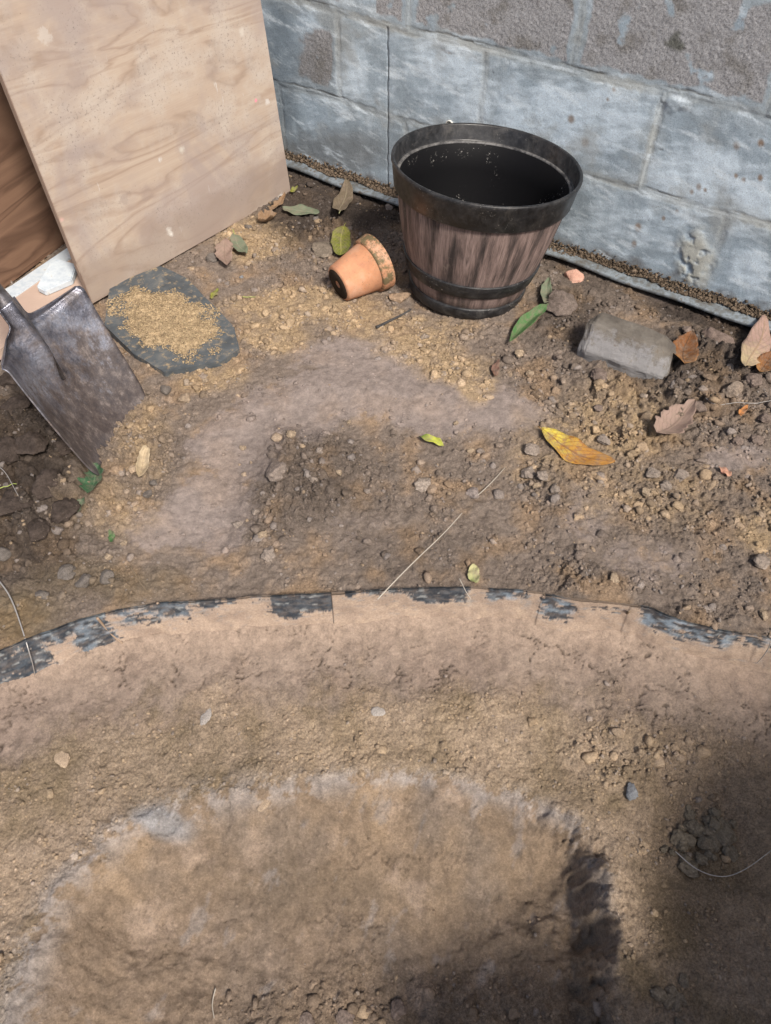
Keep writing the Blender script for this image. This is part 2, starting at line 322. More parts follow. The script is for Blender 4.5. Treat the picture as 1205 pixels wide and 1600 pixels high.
def gz(x, y, r=.006):
    o = np.array([(0, 0), (1, 0), (-1, 0), (0, 1), (0, -1)])*r
    return float(np.mean([samp('z', x+a, y+b) for a, b in o]))
def hit(x, y, up=0.):
    z = 0.
    for _ in range(14):
        p = px(x, y, z+up); z = .5*z+.5*gz(p[0], p[1])
    return np.array([p[0], p[1], gz(p[0], p[1])])

# ------------------------------------------------------------------ crumbs (countless) and clods
def ico(sub):
    bm = bmesh.new(); bmesh.ops.create_icosphere(bm, subdivisions=sub, radius=1); bm.verts.ensure_lookup_table()
    V = np.array([v.co[:] for v in bm.verts]); Fa = np.array([[v.index for v in f.verts] for f in bm.faces]); bm.free(); return V, Fa
def rotm(n):
    q = rng.normal(size=(n, 4)); q /= np.linalg.norm(q, axis=1)[:, None]; w, x, y, z = q.T
    return np.stack([1-2*(y*y+z*z), 2*(x*y-z*w), 2*(x*z+y*w), 2*(x*y+z*w), 1-2*(x*x+z*z), 2*(y*z-x*w), 2*(x*z-y*w), 2*(y*z+x*w), 1-2*(x*x+y*y)], -1).reshape(n, 3, 3)
def rocks(name, P, rad, C, sub, material=None):
    V0, F0 = ico(sub); n = len(P)
    V = V0[None]*(1+rng.uniform(-.26, .26, (n, len(V0), 1)))
    
    for _ in range(4 if sub > 1 else 2):
        d = rng.normal(size=(n, 3)); d /= np.linalg.norm(d, axis=1)[:, None]; h = rng.uniform(.45, .85, n); q = np.einsum('nvi,ni->nv', V, d)-h[:, None]; V = V-np.maximum(q, 0)[..., None]*d[:, None, :]
    V = V*rng.uniform(.6, 1.25, (n, 1, 3)); V = np.einsum('nij,nvj->nvi', rotm(n), V)
    V[..., 2] *= .75; V = V*rad[:, None, None]+P[:, None, :]
    Fa = F0[None]+(np.arange(n)*len(V0))[:, None, None]
    col = np.repeat(C[:, None, :], len(V0), 1).reshape(-1, 3)
    return npmesh(name, V.reshape(-1, 3), Fa.reshape(-1, 3), material or M_CRUMB, col=col, smooth=False, extra={'grit': np.full(len(col), .7)})
AVOID = [(900, 705, 62, 34), (1174, 552, 34, 50), (1066, 562, 28, 30), (1050, 665, 42, 34), (822, 514, 36, 34), (852, 465, 14, 24), (674, 694, 24, 14), (740, 900, 14, 20), (150, 762, 26, 30), (127, 795, 16, 16), (225, 730, 14, 28), (355, 405, 24, 26), (376, 393, 22, 22), (471, 334, 34, 16), (537, 327, 20, 32), (534, 385, 24, 28), (420, 346, 22, 14), (980, 545, 86, 56), (565, 420, 52, 48), (775, 579, 10, 16), (1131, 740, 14, 12), (898, 433, 20, 24)]
def clear_of(X, Y):
    m = np.zeros(X.shape, bool)
    for a in AVOID: m |= blob(X, Y, *a, z=0., soft=.01) > .5
    return ~m & ~((X < px(345, 560)[0]) & False)
def scatter(n, r0, r1, pw, thr=0.):
    X = rng.uniform(-1.1, 1.0, n*6); Y = rng.uniform(.08, 2.12, n*6)
    d = samp('dens', X, Y); cl = sstep(-.3, .5, fbm(X, Y, .06, 3, 201))
    ok = (rng.uniform(size=len(X)) < (d**1.3)*cl*(.65+.35*sstep(.3, 1.4, Y))) & (X*WN[0]+Y*WN[1] < WC-.012) & (d > thr) & (rng.uniform(size=len(X)) > samp('hole', X, Y)*(.93 if thr > 0 else .0)) & clear_of(X, Y)
    X = X[ok][:n]; Y = Y[ok][:n]; n = len(X); r = r0+(r1-r0)*rng.uniform(size=n)**pw
    z = samp('z', X, Y)+r*rng.uniform(-.35, .3, n); P = np.stack([X, Y, z], -1); C = samp('C', X, Y)*rng.uniform(.75, 1.3, (n, 1))
    s = samp('sand', X, Y); ts = rng.uniform(size=n) < (.05+.5*s); C = np.where(ts[:, None], C*.5+np.array([.44, .325, .21])*.5*rng.uniform(.8, 1.15, (n, 1)), C)
    gr = rng.uniform(size=n) < .13; C = np.where(gr[:, None], C*.5+np.array([.28, .25, .235])*.5, C)
    return P, r, C
P, r, C = scatter(64000, .0010, .0040, 2.5); tag(rocks('soil_crumbs', P, r, C, 1), None, None, kind='stuff')
P, r, C = scatter(8500, .0035, .0115, 2.8, .18); tag(rocks('soil_lumps', P, r, C, 2), None, None, kind='stuff')

def rock_mesh(name, size, seed, material, rough=.16, sub=4, flat=0., boxy=0., col=None):
    """a broken clod or stone, origin at its base"""
    V, Fa = ico(sub); n = V/np.linalg.norm(V, axis=1)[:, None]
    if boxy: n = n/np.maximum((np.abs(n)**(2+boxy*6)).sum(1)**(1/(2+boxy*6)), 1e-6)[:, None]
    rs = np.random.default_rng(seed)
    for _ in range(9):                                     # broken facets
        d = rs.normal(size=3); d /= np.linalg.norm(d); h = rs.uniform(.48, .9); q = n@d; n = n-np.maximum(q-h, 0)[:, None]*d*.9
    a = fbm(n[:, 0]+n[:, 2]*.7+seed, n[:, 1]-n[:, 2]*.6, .6, 5, seed)+fbm(n[:, 2]+seed, n[:, 0]*.8+n[:, 1]*.5, .35, 4, seed+3)*.6
    b = fbm(n[:, 0]*1.3+n[:, 2]+seed, n[:, 1]*1.3+n[:, 2]*.9, .16, 3, seed+9)
    n = n*(1+rough*a+rough*.45*b)[:, None]; n = n*np.array(size)/2; n[:, 2] -= n[:, 2].min()
    c = None
    if col is not None: c = np.array(col)*(1+.35*a+.3*b)[:, None]
    return npmesh(name, n, Fa, material, col=c, extra={'grit': np.full(len(n), .8)})

exec_later = []
# ------------------------------------------------------------------ block wall
def wall_xyz(s, off, z):
    return np.stack([WD[0]*s+WN[0]*(WC+off), WD[1]*s+WN[1]*(WC+off), z], -1)
def wall_s(x, y):
    d = ray(x, y); t = WC/(WN[0]*d[0]+WN[1]*d[1]); q = d*t; return q[0]*WD[0]+q[1]*WD[1], q[2]+H
def build_wall():
    s_ax = np.concatenate([np.arange(-2.1, -1.62, .02), np.arange(-1.62, .42, .0026), np.arange(.42, 2.6, .02)]); z_ax = np.concatenate([np.arange(-.25, -.01, .03), np.arange(0., .80, .0026), np.arange(.8, 2.3, .03)])
    S, Z = np.meshgrid(s_ax, z_ax, indexing='ij')
    ws = fbm(S, Z, .12, 3, 401)*.006; s_ = S+ws; z_ = Z+fbm(S, Z, .3, 2, 402)*.008+ws*.5
    row = np.floor((z_-.005)/.2); zf = (z_-.005)-row*.2; zb = np.minimum(zf, .2-zf)
    off = np.where(row % 2 == 1, 0., .2); sj = (s_+.811+off)/.4; bi = np.floor(sj); sf = (sj-bi)*.4; sb = np.minimum(sf, .4-sf)
    edge = np.minimum(zb, sb); mort = 1-sstep(.004, .012, edge+fbm(S, Z, .02, 3, 403)*.006)
    bl_id = hsh(row, bi, 7)
    w = lambda cx, cy, rx, ry, soft=.5: wblob(S, Z, cx, cy, rx, ry, soft)
    # how much paint and slurry covers each place
    bare = np.maximum.reduce([w(775, 20, 125, 70, .2), w(1095, 70, 135, 95, .2), w(740, 70, 60, 20)*.8, w(500, 90, 35, 45, .4)*.9, w(500, 10, 60, 15)*.5])
    bare = np.maximum(bare, (row >= 2)*(1-mort)*.8*(S > -1.1)); bare = np.clip(bare*sstep(-.45, -.1, fbm(S, Z, .07, 5, 405)+.1)*(1-.9*mort), 0, 1)
    bare = bare*sstep(.010, .026, edge+fbm(S, Z, .04, 4, 444)*.012); bare = sstep(.30, .72, bare+fbm(S, Z, .02, 4, 406)*.25)
    white = np.maximum.reduce([w(870, 190, 110, 60), w(700, 90, 70, 45)*.8, w(1090, 280, 90, 50), w(1180, 320, 60, 40), w(740, 150, 30, 50), w(550, 120, 22, 50)*.8, w(960, 180, 60, 60)*.9, w(1170, 420, 40, 25)*.8, w(980, 350, 90, 30)*.4])
    stre = fbm(S*.35+Z*.5, Z*1.6-S*.5, .035, 5, 408, .65)
    vst = fbm(S, Z*.25+S*.1, .03, 4, 418)*.5; white = np.clip(white*1.0+stre*1.3+vst-.02, 0, 1)*(1-bare)
    C = np.zeros(S.shape+(3,)); C[:] = (.325, .395, .455); C = mixc(C, (.24, .29, .33), sstep(-.1, .4, fbm(S, Z, .12, 5, 409))*.8)
    C = mixc(C, (.60, .70, .785), np.clip(white, 0, 1)*.88)
    C = mixc(C, (.37, .385, .37), np.clip(mort*.8+(1-sstep(.01, .04, edge+fbm(S, Z, .05, 4, 410)*.04))*.35, 0, 1)*(.38+.45*sstep(-.2, .3, fbm(S, Z, .15, 3, 413)))*(1-bare))
    C = mixc(C, (.325, .325, .335), bare); C = mixc(C, (.19, .18, .165), bare*sstep(.0, .5, fbm(S, Z, .05, 4, 411))*.7)
    C = mixc(C, (.105, .135, .165), w(435, 130, 30, 130)*.55); C = mixc(C, (.11, .10, .085), np.clip(w(520, 240, 90, 35)*.6+w(500, 100, 40, 40)*.35, 0, 1))  # shade behind the planter and beside the board put into the wall colour
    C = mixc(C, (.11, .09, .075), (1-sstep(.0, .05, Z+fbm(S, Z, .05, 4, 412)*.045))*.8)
    for cx, cy, rr in [(893, 186, 5), (915, 222, 6), (1151, 228, 5), (1189, 224, 5), (1188, 278, 4), (1092, 292, 4), (1081, 300, 3), (1102, 297, 2.5), (997, 355, 5), (1037, 341, 3), (1058, 330, 2.5), (991, 381, 4), (1150, 275, 3), (1162, 281, 3), (960, 140, 3), (950, 155, 2)]:
        C = mixc(C, (.22, .145, .09), w(cx, cy, rr, rr*1.25, .5)*(.55+.35*hsh(np.array([float(cx)]), np.array([float(cy)]), 3)[0]))
    C = mixc(C, (.66, .74, .80), sstep(.08, .40, fbm(S*.5+Z, Z*1.2, .05, 6, 447, .7))*(1-bare)*.7); C = mixc(C, (.30, .31, .30), sstep(.1, .45, fbm(S, Z, .16, 5, 448, .6))*(1-bare)*.55)
    C = mixc(C, (.05, .055, .03), w(1055, 68, 14, 14)*.7)
    c1, c2, _ = worley(S+fbm(S, Z, .06, 2, 450)*.05, Z, .021, 77); pit = (1-sstep(.0, .07, c1+fbm(S, Z, .004, 2, 449)*.05))*(fbm(S, Z, .11, 3, 446) > .22)*.8
    C = mixc(C, (.10, .10, .10), np.clip(pit, 0, 1)*.7)
    # control joint and fine cracks
    sc, _z = wall_s(606, 130); cj = (1-sstep(.0006, .0022, np.abs(S-sc+fbm(S, Z, .03, 2, 420)*.002)))*(Z < .40); C = mixc(C, (.05, .05, .055), cj*.85)
    hl = (1-sstep(.0005, .0028, np.abs(zf-.009+fbm(S, Z, .05, 4, 421)*.006)))*sstep(-.15, .2, fbm(S, Z, .2, 3, 422)); C = mixc(C, (.13, .12, .10), hl*.7)
    d = -.0016*mort*sstep(-.3, .3, fbm(S, Z, .1, 3, 433)) + bare*(fbm(S, Z, .006, 3, 430)*.0013) + fbm(S, Z, .03, 5, 431)*.0010 - pit*.0012 - cj*.003 - hl*.0014 + white*.0006 + (bl_id-.5)*.002
    pat = w(1085, 405, 26, 42, .45)*sstep(-.35, .0, fbm(S, Z, .03, 4, 441)); d += pat*.004; C = mixc(C, (.44, .43, .37), pat*.8)
    d += .004*w(1060, 160, 22, 14, .6)
    # pipe hole
    hs, hz = wall_s(703, 194); rr = np.hypot(S-hs, Z-hz); hole = 1-sstep(.006, .008, rr); d -= hole*.05; C = mixc(C, (.02, .02, .02), hole)
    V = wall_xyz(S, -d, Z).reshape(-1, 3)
    n0 = len(V); nu, nv = len(s_ax), len(z_ax); Fa = gridfaces(nu, nv)[:, ::-1]
    # back, top and ends
    bs, bz = np.meshgrid(np.array([s_ax[0], s_ax[-1]]), np.array([z_ax[0], z_ax[-1]]), indexing='ij'); B = wall_xyz(bs, .19, bz).reshape(-1, 3)
    Vv = np.vstack([V, B]); cc = np.vstack([C.reshape(-1, 3), np.full((4, 3), .3)])
    i = lambda a, b: a*nv+b
    ex = [[n0, n0+1, n0+3, n0+2], [i(0, nv-1), i(nu-1, nv-1), n0+3, n0+1], [i(0, 0), i(0, nv-1), n0+1, n0], [i(nu-1, nv-1), i(nu-1, 0), n0+2, n0+3]]
    m, nt, b = mat('painted_block', .9, .2); o = objc(nt); c = vcol(nt).outputs['Color']; ba = vcol(nt, 'bare').outputs['Fac']
    sp = ramp(nt, noise(nt, o, 340, 5, .85), [(.36, grey(.42)), (.47, grey(.9)), (.56, grey(1.2)), (.68, grey(1.7))])
    sf_ = ramp(nt, noise(nt, o, 450, 4, .7), [(.3, grey(.62)), (.47, grey(1.0)), (.7, grey(1.22))])
    nt.links.new(mixn(nt, 1., c, mixn(nt, ba, sf_, sp), 'MULTIPLY'), b.inputs['Base Color'])
    p = bump(nt, b, noise(nt, o, 300, 5, .75), .5, .002); bump(nt, b, noise(nt, o, 900, 3, .7), .5, .001, p)
    root = thing('block_wall', (float(WN[0]*WC), float(WN[1]*WC), 0)); tag(root, 'tall grey concrete block wall with patchy pale blue paint behind the barrel planter', 'wall')
    loc = np.array(root.location)
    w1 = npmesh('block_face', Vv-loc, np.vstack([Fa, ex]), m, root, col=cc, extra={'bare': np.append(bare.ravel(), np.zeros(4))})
    # pipe sleeve
    a = np.linspace(0, 2*np.pi, 24, endpoint=False); Q = []
    for r_, o_ in ((.0075, .02), (.0075, -.004), (.0098, -.005), (.0098, .006)):
        Q.append(wall_xyz(hs+r_*np.cos(a), o_, hz+r_*np.sin(a)))
    mp, nt, b = mat('white_plastic', .5, .4); b.inputs['Base Color'].default_value = (.62, .62, .58, 1)
    npmesh('pipe_sleeve', np.array(Q).transpose(1, 0, 2).reshape(-1, 3)-loc, gridfaces(24, 4, True), mp, root)
    # metal flashing ledge at the foot, its top covered with dirt
    ss = np.arange(-1.75, 1.2, .006); mf, nt, b = mat('galvanised_flashing', .55, .4, .35); o = objc(nt)
    nt.links.new(ramp(nt, noise(nt, o, 40, 6, .7), [(.32, (.12, .105, .085)), (.46, (.18, .195, .20)), (.56, (.27, .31, .34)), (.64, (.15, .125, .10))]), b.inputs['Base Color']); bump(nt, b, noise(nt, o, 90, 5), .4, .003)
    prof = [(.004, .016), (-.035, .009), (-.0375, .0075), (-.0385, .0015), (-.0365, .0005), (-.034, .003), (.004, .006)]
    G = []
    for s in ss:
        wv = .0025*math.sin(s*7)+.0015*math.sin(s*23+1)
        G.append([wall_xyz(np.array(s), oo+wv*(oo < 0), np.array(zz+wv*.8)) for oo, zz in prof])
    flz = np.array(G).reshape(-1, 3)-loc; npmesh('base_flashing', flz, gridfaces(len(ss), len(prof)), mf, root, smooth=False)
    for x, y in ((905, 392), (967, 400)):
        p = px(x, y, -.0); q = thing  # small hanging screws of the flashing
        pts = [p+np.array([0, 0, .006])-loc, p+np.array([.004, -.012, -.004])-loc, p+np.array([.006, -.022, -.006])-loc]
        tube('screw', pts, [.003, .0022, .0015], mf, root)
    return loc
def wblob(S, Z, cx, cy, rx, ry, soft=.5):
    s0, z0 = wall_s(cx, cy); sa, za = wall_s(cx+rx, cy); sb_, zb_ = wall_s(cx, cy+ry)
    M = np.linalg.inv(np.array([[sa-s0, za-z0], [sb_-s0, zb_-z0]]).T); dx = S-s0+fbm(S, Z, .04, 3, 455)*.02; dy = Z-z0+fbm(S, Z, .04, 3, 456)*.02
    if rx < 8: dx = S-s0; dy = Z-z0
    q = np.sqrt((M[0, 0]*dx+M[0, 1]*dy)**2+(M[1, 0]*dx+M[1, 1]*dy)**2); return 1-sstep(1-soft, 1+soft, q)
build_wall()
# dirt lying on the flashing
n = 8200; s = rng.uniform(-1.6, .25, n); o_ = -rng.uniform(0, .034, n)*np.clip(.55+.6*fbm(s, s*0, .1, 3, 461), .2, 1.2); rr = rng.uniform(.001, .0042, n)*(1+.6*(rng.uniform(size=n) < .05))
P = wall_xyz(s, np.clip(o_, -.035, -.001), .0155+o_*.2+rr*.3+np.abs(rng.normal(size=n))*.007*np.clip(1+o_/.018, 0, 1))
tag(rocks('ledge_dirt', P, rr, np.array([.13, .098, .07])*rng.uniform(.4, 1.5, (n, 1)), 1), None, None, kind='stuff')

# ------------------------------------------------------------------ boards
def slab(name, A, B, up, nrm, hgt, th, material, parent=None, bev=.0012):
    """board: bottom edge A-B, rising hgt along up, th thick behind the face (nrm points out of the face)"""
    A, B, up, nrm = map(lambda v: np.array(v, float), (A, B, up, nrm)); L = np.linalg.norm(B-A); d = (B-A)/L
    o = thing_or(name); bm = bmesh.new(); bmesh.ops.create_cube(bm, size=1)
    bmesh.ops.scale(bm, vec=(L, th, hgt), verts=bm.verts); bmesh.ops.translate(bm, vec=(L/2, th/2, hgt/2), verts=bm.verts)
    bmesh.ops.bevel(bm, geom=bm.edges[:], offset=bev, segments=2, affect='EDGES')
    ob = bobj(name, bm, material, parent); Mx = Matrix(((d[0], -nrm[0], up[0], A[0]), (d[1], -nrm[1], up[1], A[1]), (d[2], -nrm[2], up[2], A[2]), (0, 0, 0, 1)))
    ob.matrix_world = Mx; return ob
def thing_or(n): return n
def wood(name, cols, stains=True, scale=1., edge=True, white=.5):
    m, nt, b = mat(name, .75, .25); o = objc(nt); g = objc(nt, (1.6*scale, 1.6, 9*scale), (0, R(-7), 0))
    wv = noise(nt, g, 1.1, 4, .45, 1.6); col = ramp(nt, wv, [(.28, cols[1]), (.40, cols[2]), (.455, cols[0]), (.475, cols[3]), (.50, cols[1]), (.58, cols[2]), (.64, cols[0]), (.66, cols[1]), (.78, cols[2])])
    fine = ramp(nt, noise(nt, objc(nt, (14, 14, 420), (0, R(-6), 0)), 1., 4, .7), [(.3, grey(.93)), (.7, grey(1.05))]); col = mixn(nt, 1., col, fine, 'MULTIPLY')
    if stains:
        col = mixn(nt, ramp(nt, noise(nt, o, 7, 6, .65), [(.46, grey(0)), (.62, grey(.9*white))]), col, (.50, .46, .42))
        col = mixn(nt, ramp(nt, noise(nt, o, 4.5, 6, .6, .5), [(.46, grey(0)), (.60, grey(.65))]), col, (.31, .255, .24))
        col = mixn(nt, mixn(nt, 1., ramp(nt, noise(nt, o, 160, 4, .8), [(.56, grey(0)), (.64, grey(1))]), ramp(nt, noise(nt, o, 7, 4), [(.46, grey(0)), (.60, grey(.8))]), 'MULTIPLY'), col, (.17, .14, .13))
        v = N(nt, 'ShaderNodeTexVoronoi'); v.inputs['Scale'].default_value = 75; nt.links.new(o, v.inputs['Vector'])
        col = mixn(nt, ramp(nt, v.outputs['Distance'], [(.045, grey(.8)), (.08, grey(0))]), col, (.20, .15, .12))
        gr = noise(nt, objc(nt, (1, 1, .25)), 30, 5, .7)
        col = mixn(nt, mixn(nt, 1., ramp(nt, gr, [(.62, grey(0)), (.68, grey(.9))]), ramp(nt, noise(nt, o, 12, 3), [(.55, grey(0)), (.6, grey(1))]), 'MULTIPLY'), col, (.58, .56, .54))
        sz = N(nt, 'ShaderNodeSeparateXYZ'); nt.links.new(o, sz.inputs[0]); mz = N(nt, 'ShaderNodeMath', operation='MULTIPLY_ADD'); nt.links.new(noise(nt, o, 16, 6, .7), mz.inputs[0]); mz.inputs[1].default_value = -.14; nt.links.new(sz.outputs[2], mz.inputs[2]); col = mixn(nt, ramp(nt, mz.outputs[0], [(.0, grey(.55)), (.05, grey(0))]), col, (.27, .21, .17))
    return m, nt, b, col, o
BD = px(455, 300)-px(145, 475); BL = np.linalg.norm(BD); BD /= BL; BN = np.array([BD[1], -BD[0], 0.])
LEAN = R(4.6); BU = np.array([0, 0, 1.])*math.cos(LEAN)-BN*math.sin(LEAN); BNN = BN*math.cos(LEAN)+np.array([0, 0, 1.])*math.sin(LEAN)
A = px(145, 475, .004); Bp = px(455, 300, .004)
m, nt, b, col, o = wood('weathered_plywood', [(.375, .285, .222), (.415, .325, .258), (.455, .368, .296), (.33, .25, .195)])
def spot(nt, o, c, r, col, new, k=1., nz=55):
    vm = N(nt, 'ShaderNodeVectorMath', operation='DISTANCE'); nt.links.new(o, vm.inputs[0]); vm.inputs[1].default_value = c
    ad = N(nt, 'ShaderNodeMath', operation='MULTIPLY_ADD'); nt.links.new(noise(nt, o, nz, 4, .7), ad.inputs[0]); ad.inputs[1].default_value = r*2.6; nt.links.new(vm.outputs['Value'], ad.inputs[2])
    lo = r*1.75; return mixn(nt, ramp(nt, ad.outputs[0], [(lo, grey(k)), (lo+.35*r, grey(0))]), col, new)
def board_uv(x, y):                                  # picture point -> place on the board face
    d = ray(x, y); t = ((A-np.array([0, 0, H]))@BNN)/(d@BNN); q = d*t+np.array([0, 0, H])-A; return (float(q@BD), 0., float(q@BU))
for x, y, r_, cc, k in ((264, 360, .010, (.66, .63, .58), .85), (268, 366, .006, (.70, .67, .62), .9), (120, 120, .03, (.30, .24, .215), .35), (330, 110, .03, (.30, .24, .215), .3), (230, 300, .025, (.28, .22, .20), .35), (400, 157, .005, (.85, .25, .33), 1.), (418, 158, .011, (.62, .59, .56), .7), (378, 50, .010, (.60, .56, .50), .5), (70, 55, .02, (.55, .51, .47), .5), (97, 343, .004, (.8, .42, .4), .6), (285, 232, .010, (.58, .56, .50), .6), (195, 310, .02, (.25, .20, .18), .35), (440, 310, .02, (.66, .65, .63), .6)):
    col = spot(nt, o, board_uv(x, y), r_, col, cc, k)
nt.links.new(col, b.inputs['Base Color']); bump(nt, b, noise(nt, o, 130, 5, .7), .25, .001)
board = slab('plywood_board', A, Bp, BU, BNN, .98, .012, m); tag(board, 'pale weathered plywood board with white stains leaning at the left', 'board')
# plies on the near edge of the board: a thin stack laid proud of it
me_, nt, b = mat('ply_edge', .8, .2); o = objc(nt, (1, 1, 1)); s3 = N(nt, 'ShaderNodeSeparateXYZ'); nt.links.new(o, s3.inputs[0])
wv = N(nt, 'ShaderNodeMath', operation='MULTIPLY_ADD'); nt.links.new(s3.outputs[1], wv.inputs[0]); wv.inputs[1].default_value = 290; nt.links.new(noise(nt, objc(nt, (1, 1, .4)), 40, 3), wv.inputs[2])
fr = N(nt, 'ShaderNodeMath', operation='FRACT'); nt.links.new(wv.outputs[0], fr.inputs[0])
col = ramp(nt, fr.outputs[0], [(.0, (.36, .27, .21)), (.42, (.42, .32, .25)), (.5, (.20, .14, .11)), (.9, (.27, .19, .15)), (1., (.36, .27, .21))]); nt.links.new(col, b.inputs['Base Color'])
bm = bmesh.new(); bmesh.ops.create_cube(bm, size=1); bmesh.ops.scale(bm, vec=(.0016, .0116, .97), verts=bm.verts); bmesh.ops.translate(bm, vec=(-.0008, .006, .49), verts=bm.verts)
pe = bobj('edge_veneer', bm, me_, board)
# darker board behind it
m, nt, b, col, o = wood('brown_plywood', [(.12, .068, .045), (.17, .10, .066), (.22, .13, .085), (.15, .085, .055)], stains=False)
col = spot(nt, o, (.10, 0, .10), .008, col, (.35, .24, .18), .7); nt.links.new(col, b.inputs['Base Color']); bump(nt, b, noise(nt, o, 120, 5, .7), .25, .001)
A2 = px(-120, 545, .0); B2 = px(150, 345, .0); d2 = (B2-A2)/np.linalg.norm(B2-A2); n2 = np.array([d2[1], -d2[0], 0.]); l2 = R(4)
brown = slab('plywood_board', A2, B2, np.array([0, 0, 1.])*math.cos(l2)-n2*math.sin(l2), n2*math.cos(l2)+np.array([0, 0, 1.])*math.sin(l2), 1.0, .012, m); tag(brown, 'dark brown plywood board standing behind the pale board at the left edge', 'board')
# pinkish plank with a white long edge on the ground between them
m, nt, b, col, o = wood('pink_plank', [(.42, .30, .24), (.46, .34, .275), (.50, .375, .30), (.40, .29, .235)], stains=False, scale=.5)
nt.links.new(col, b.inputs['Base Color']); bump(nt, b, noise(nt, o, 150, 5), .2, .001)
mw, nt, b = mat('white_paint', .55, .35); o = objc(nt); nt.links.new(ramp(nt, noise(nt, o, 60, 6, .7), [(.3, (.42, .48, .54)), (.6, (.58, .63, .66)), (.74, (.42, .37, .30))]), b.inputs['Base Color'])
pk = thing('wooden_plank', tuple(px(60, 470, 0))); tag(pk, 'pinkish wooden plank with white painted edge lying behind the shovel', 'plank')
def prism(name, tops, th, material, parent=None, loc=None, bev=.001):
    bm = bmesh.new(); tops = [np.array(t) for t in tops]; loc = np.zeros(3) if loc is None else np.array(loc)
    a = [bm.verts.new(t-loc) for t in tops]; b_ = [bm.verts.new(t-loc-np.array([0, 0, th])) for t in tops]; n = len(a)
    bm.faces.new(a); bm.faces.new(b_[::-1])
    for i in range(n): bm.faces.new([a[i], b_[i], b_[(i+1) % n], a[(i+1) % n]])
    if bev: bmesh.ops.bevel(bm, geom=bm.edges[:], offset=bev, segments=2, affect='EDGES')
    return bobj(name, bm, material, parent)
zt = .03
prism('plank_board', [px(-160, 640, zt), px(-160, 545, zt), px(20, 456, zt), px(120, 392, zt), px(160, 436, zt), px(70, 498, zt), px(0, 546, zt)], .022, m, pk, pk.location)
prism('painted_edge', [px(-160, 545, zt+.003), px(18, 446, zt+.003), px(118, 378, zt+.003), px(126, 392, zt+.003), px(24, 463, zt+.003), px(-160, 560, zt+.003)], .024, mw, pk, pk.location)
ww = prism('painted_offcut', [px(57, 447, .05), px(78, 410, .055), px(90, 404, .055), px(120, 412, .05), px(112, 436, .045), px(70, 454, .045)], .015, mw, bev=.002); tag(ww, 'small white painted wood offcut lying on the pinkish plank beside the shovel', 'offcut')

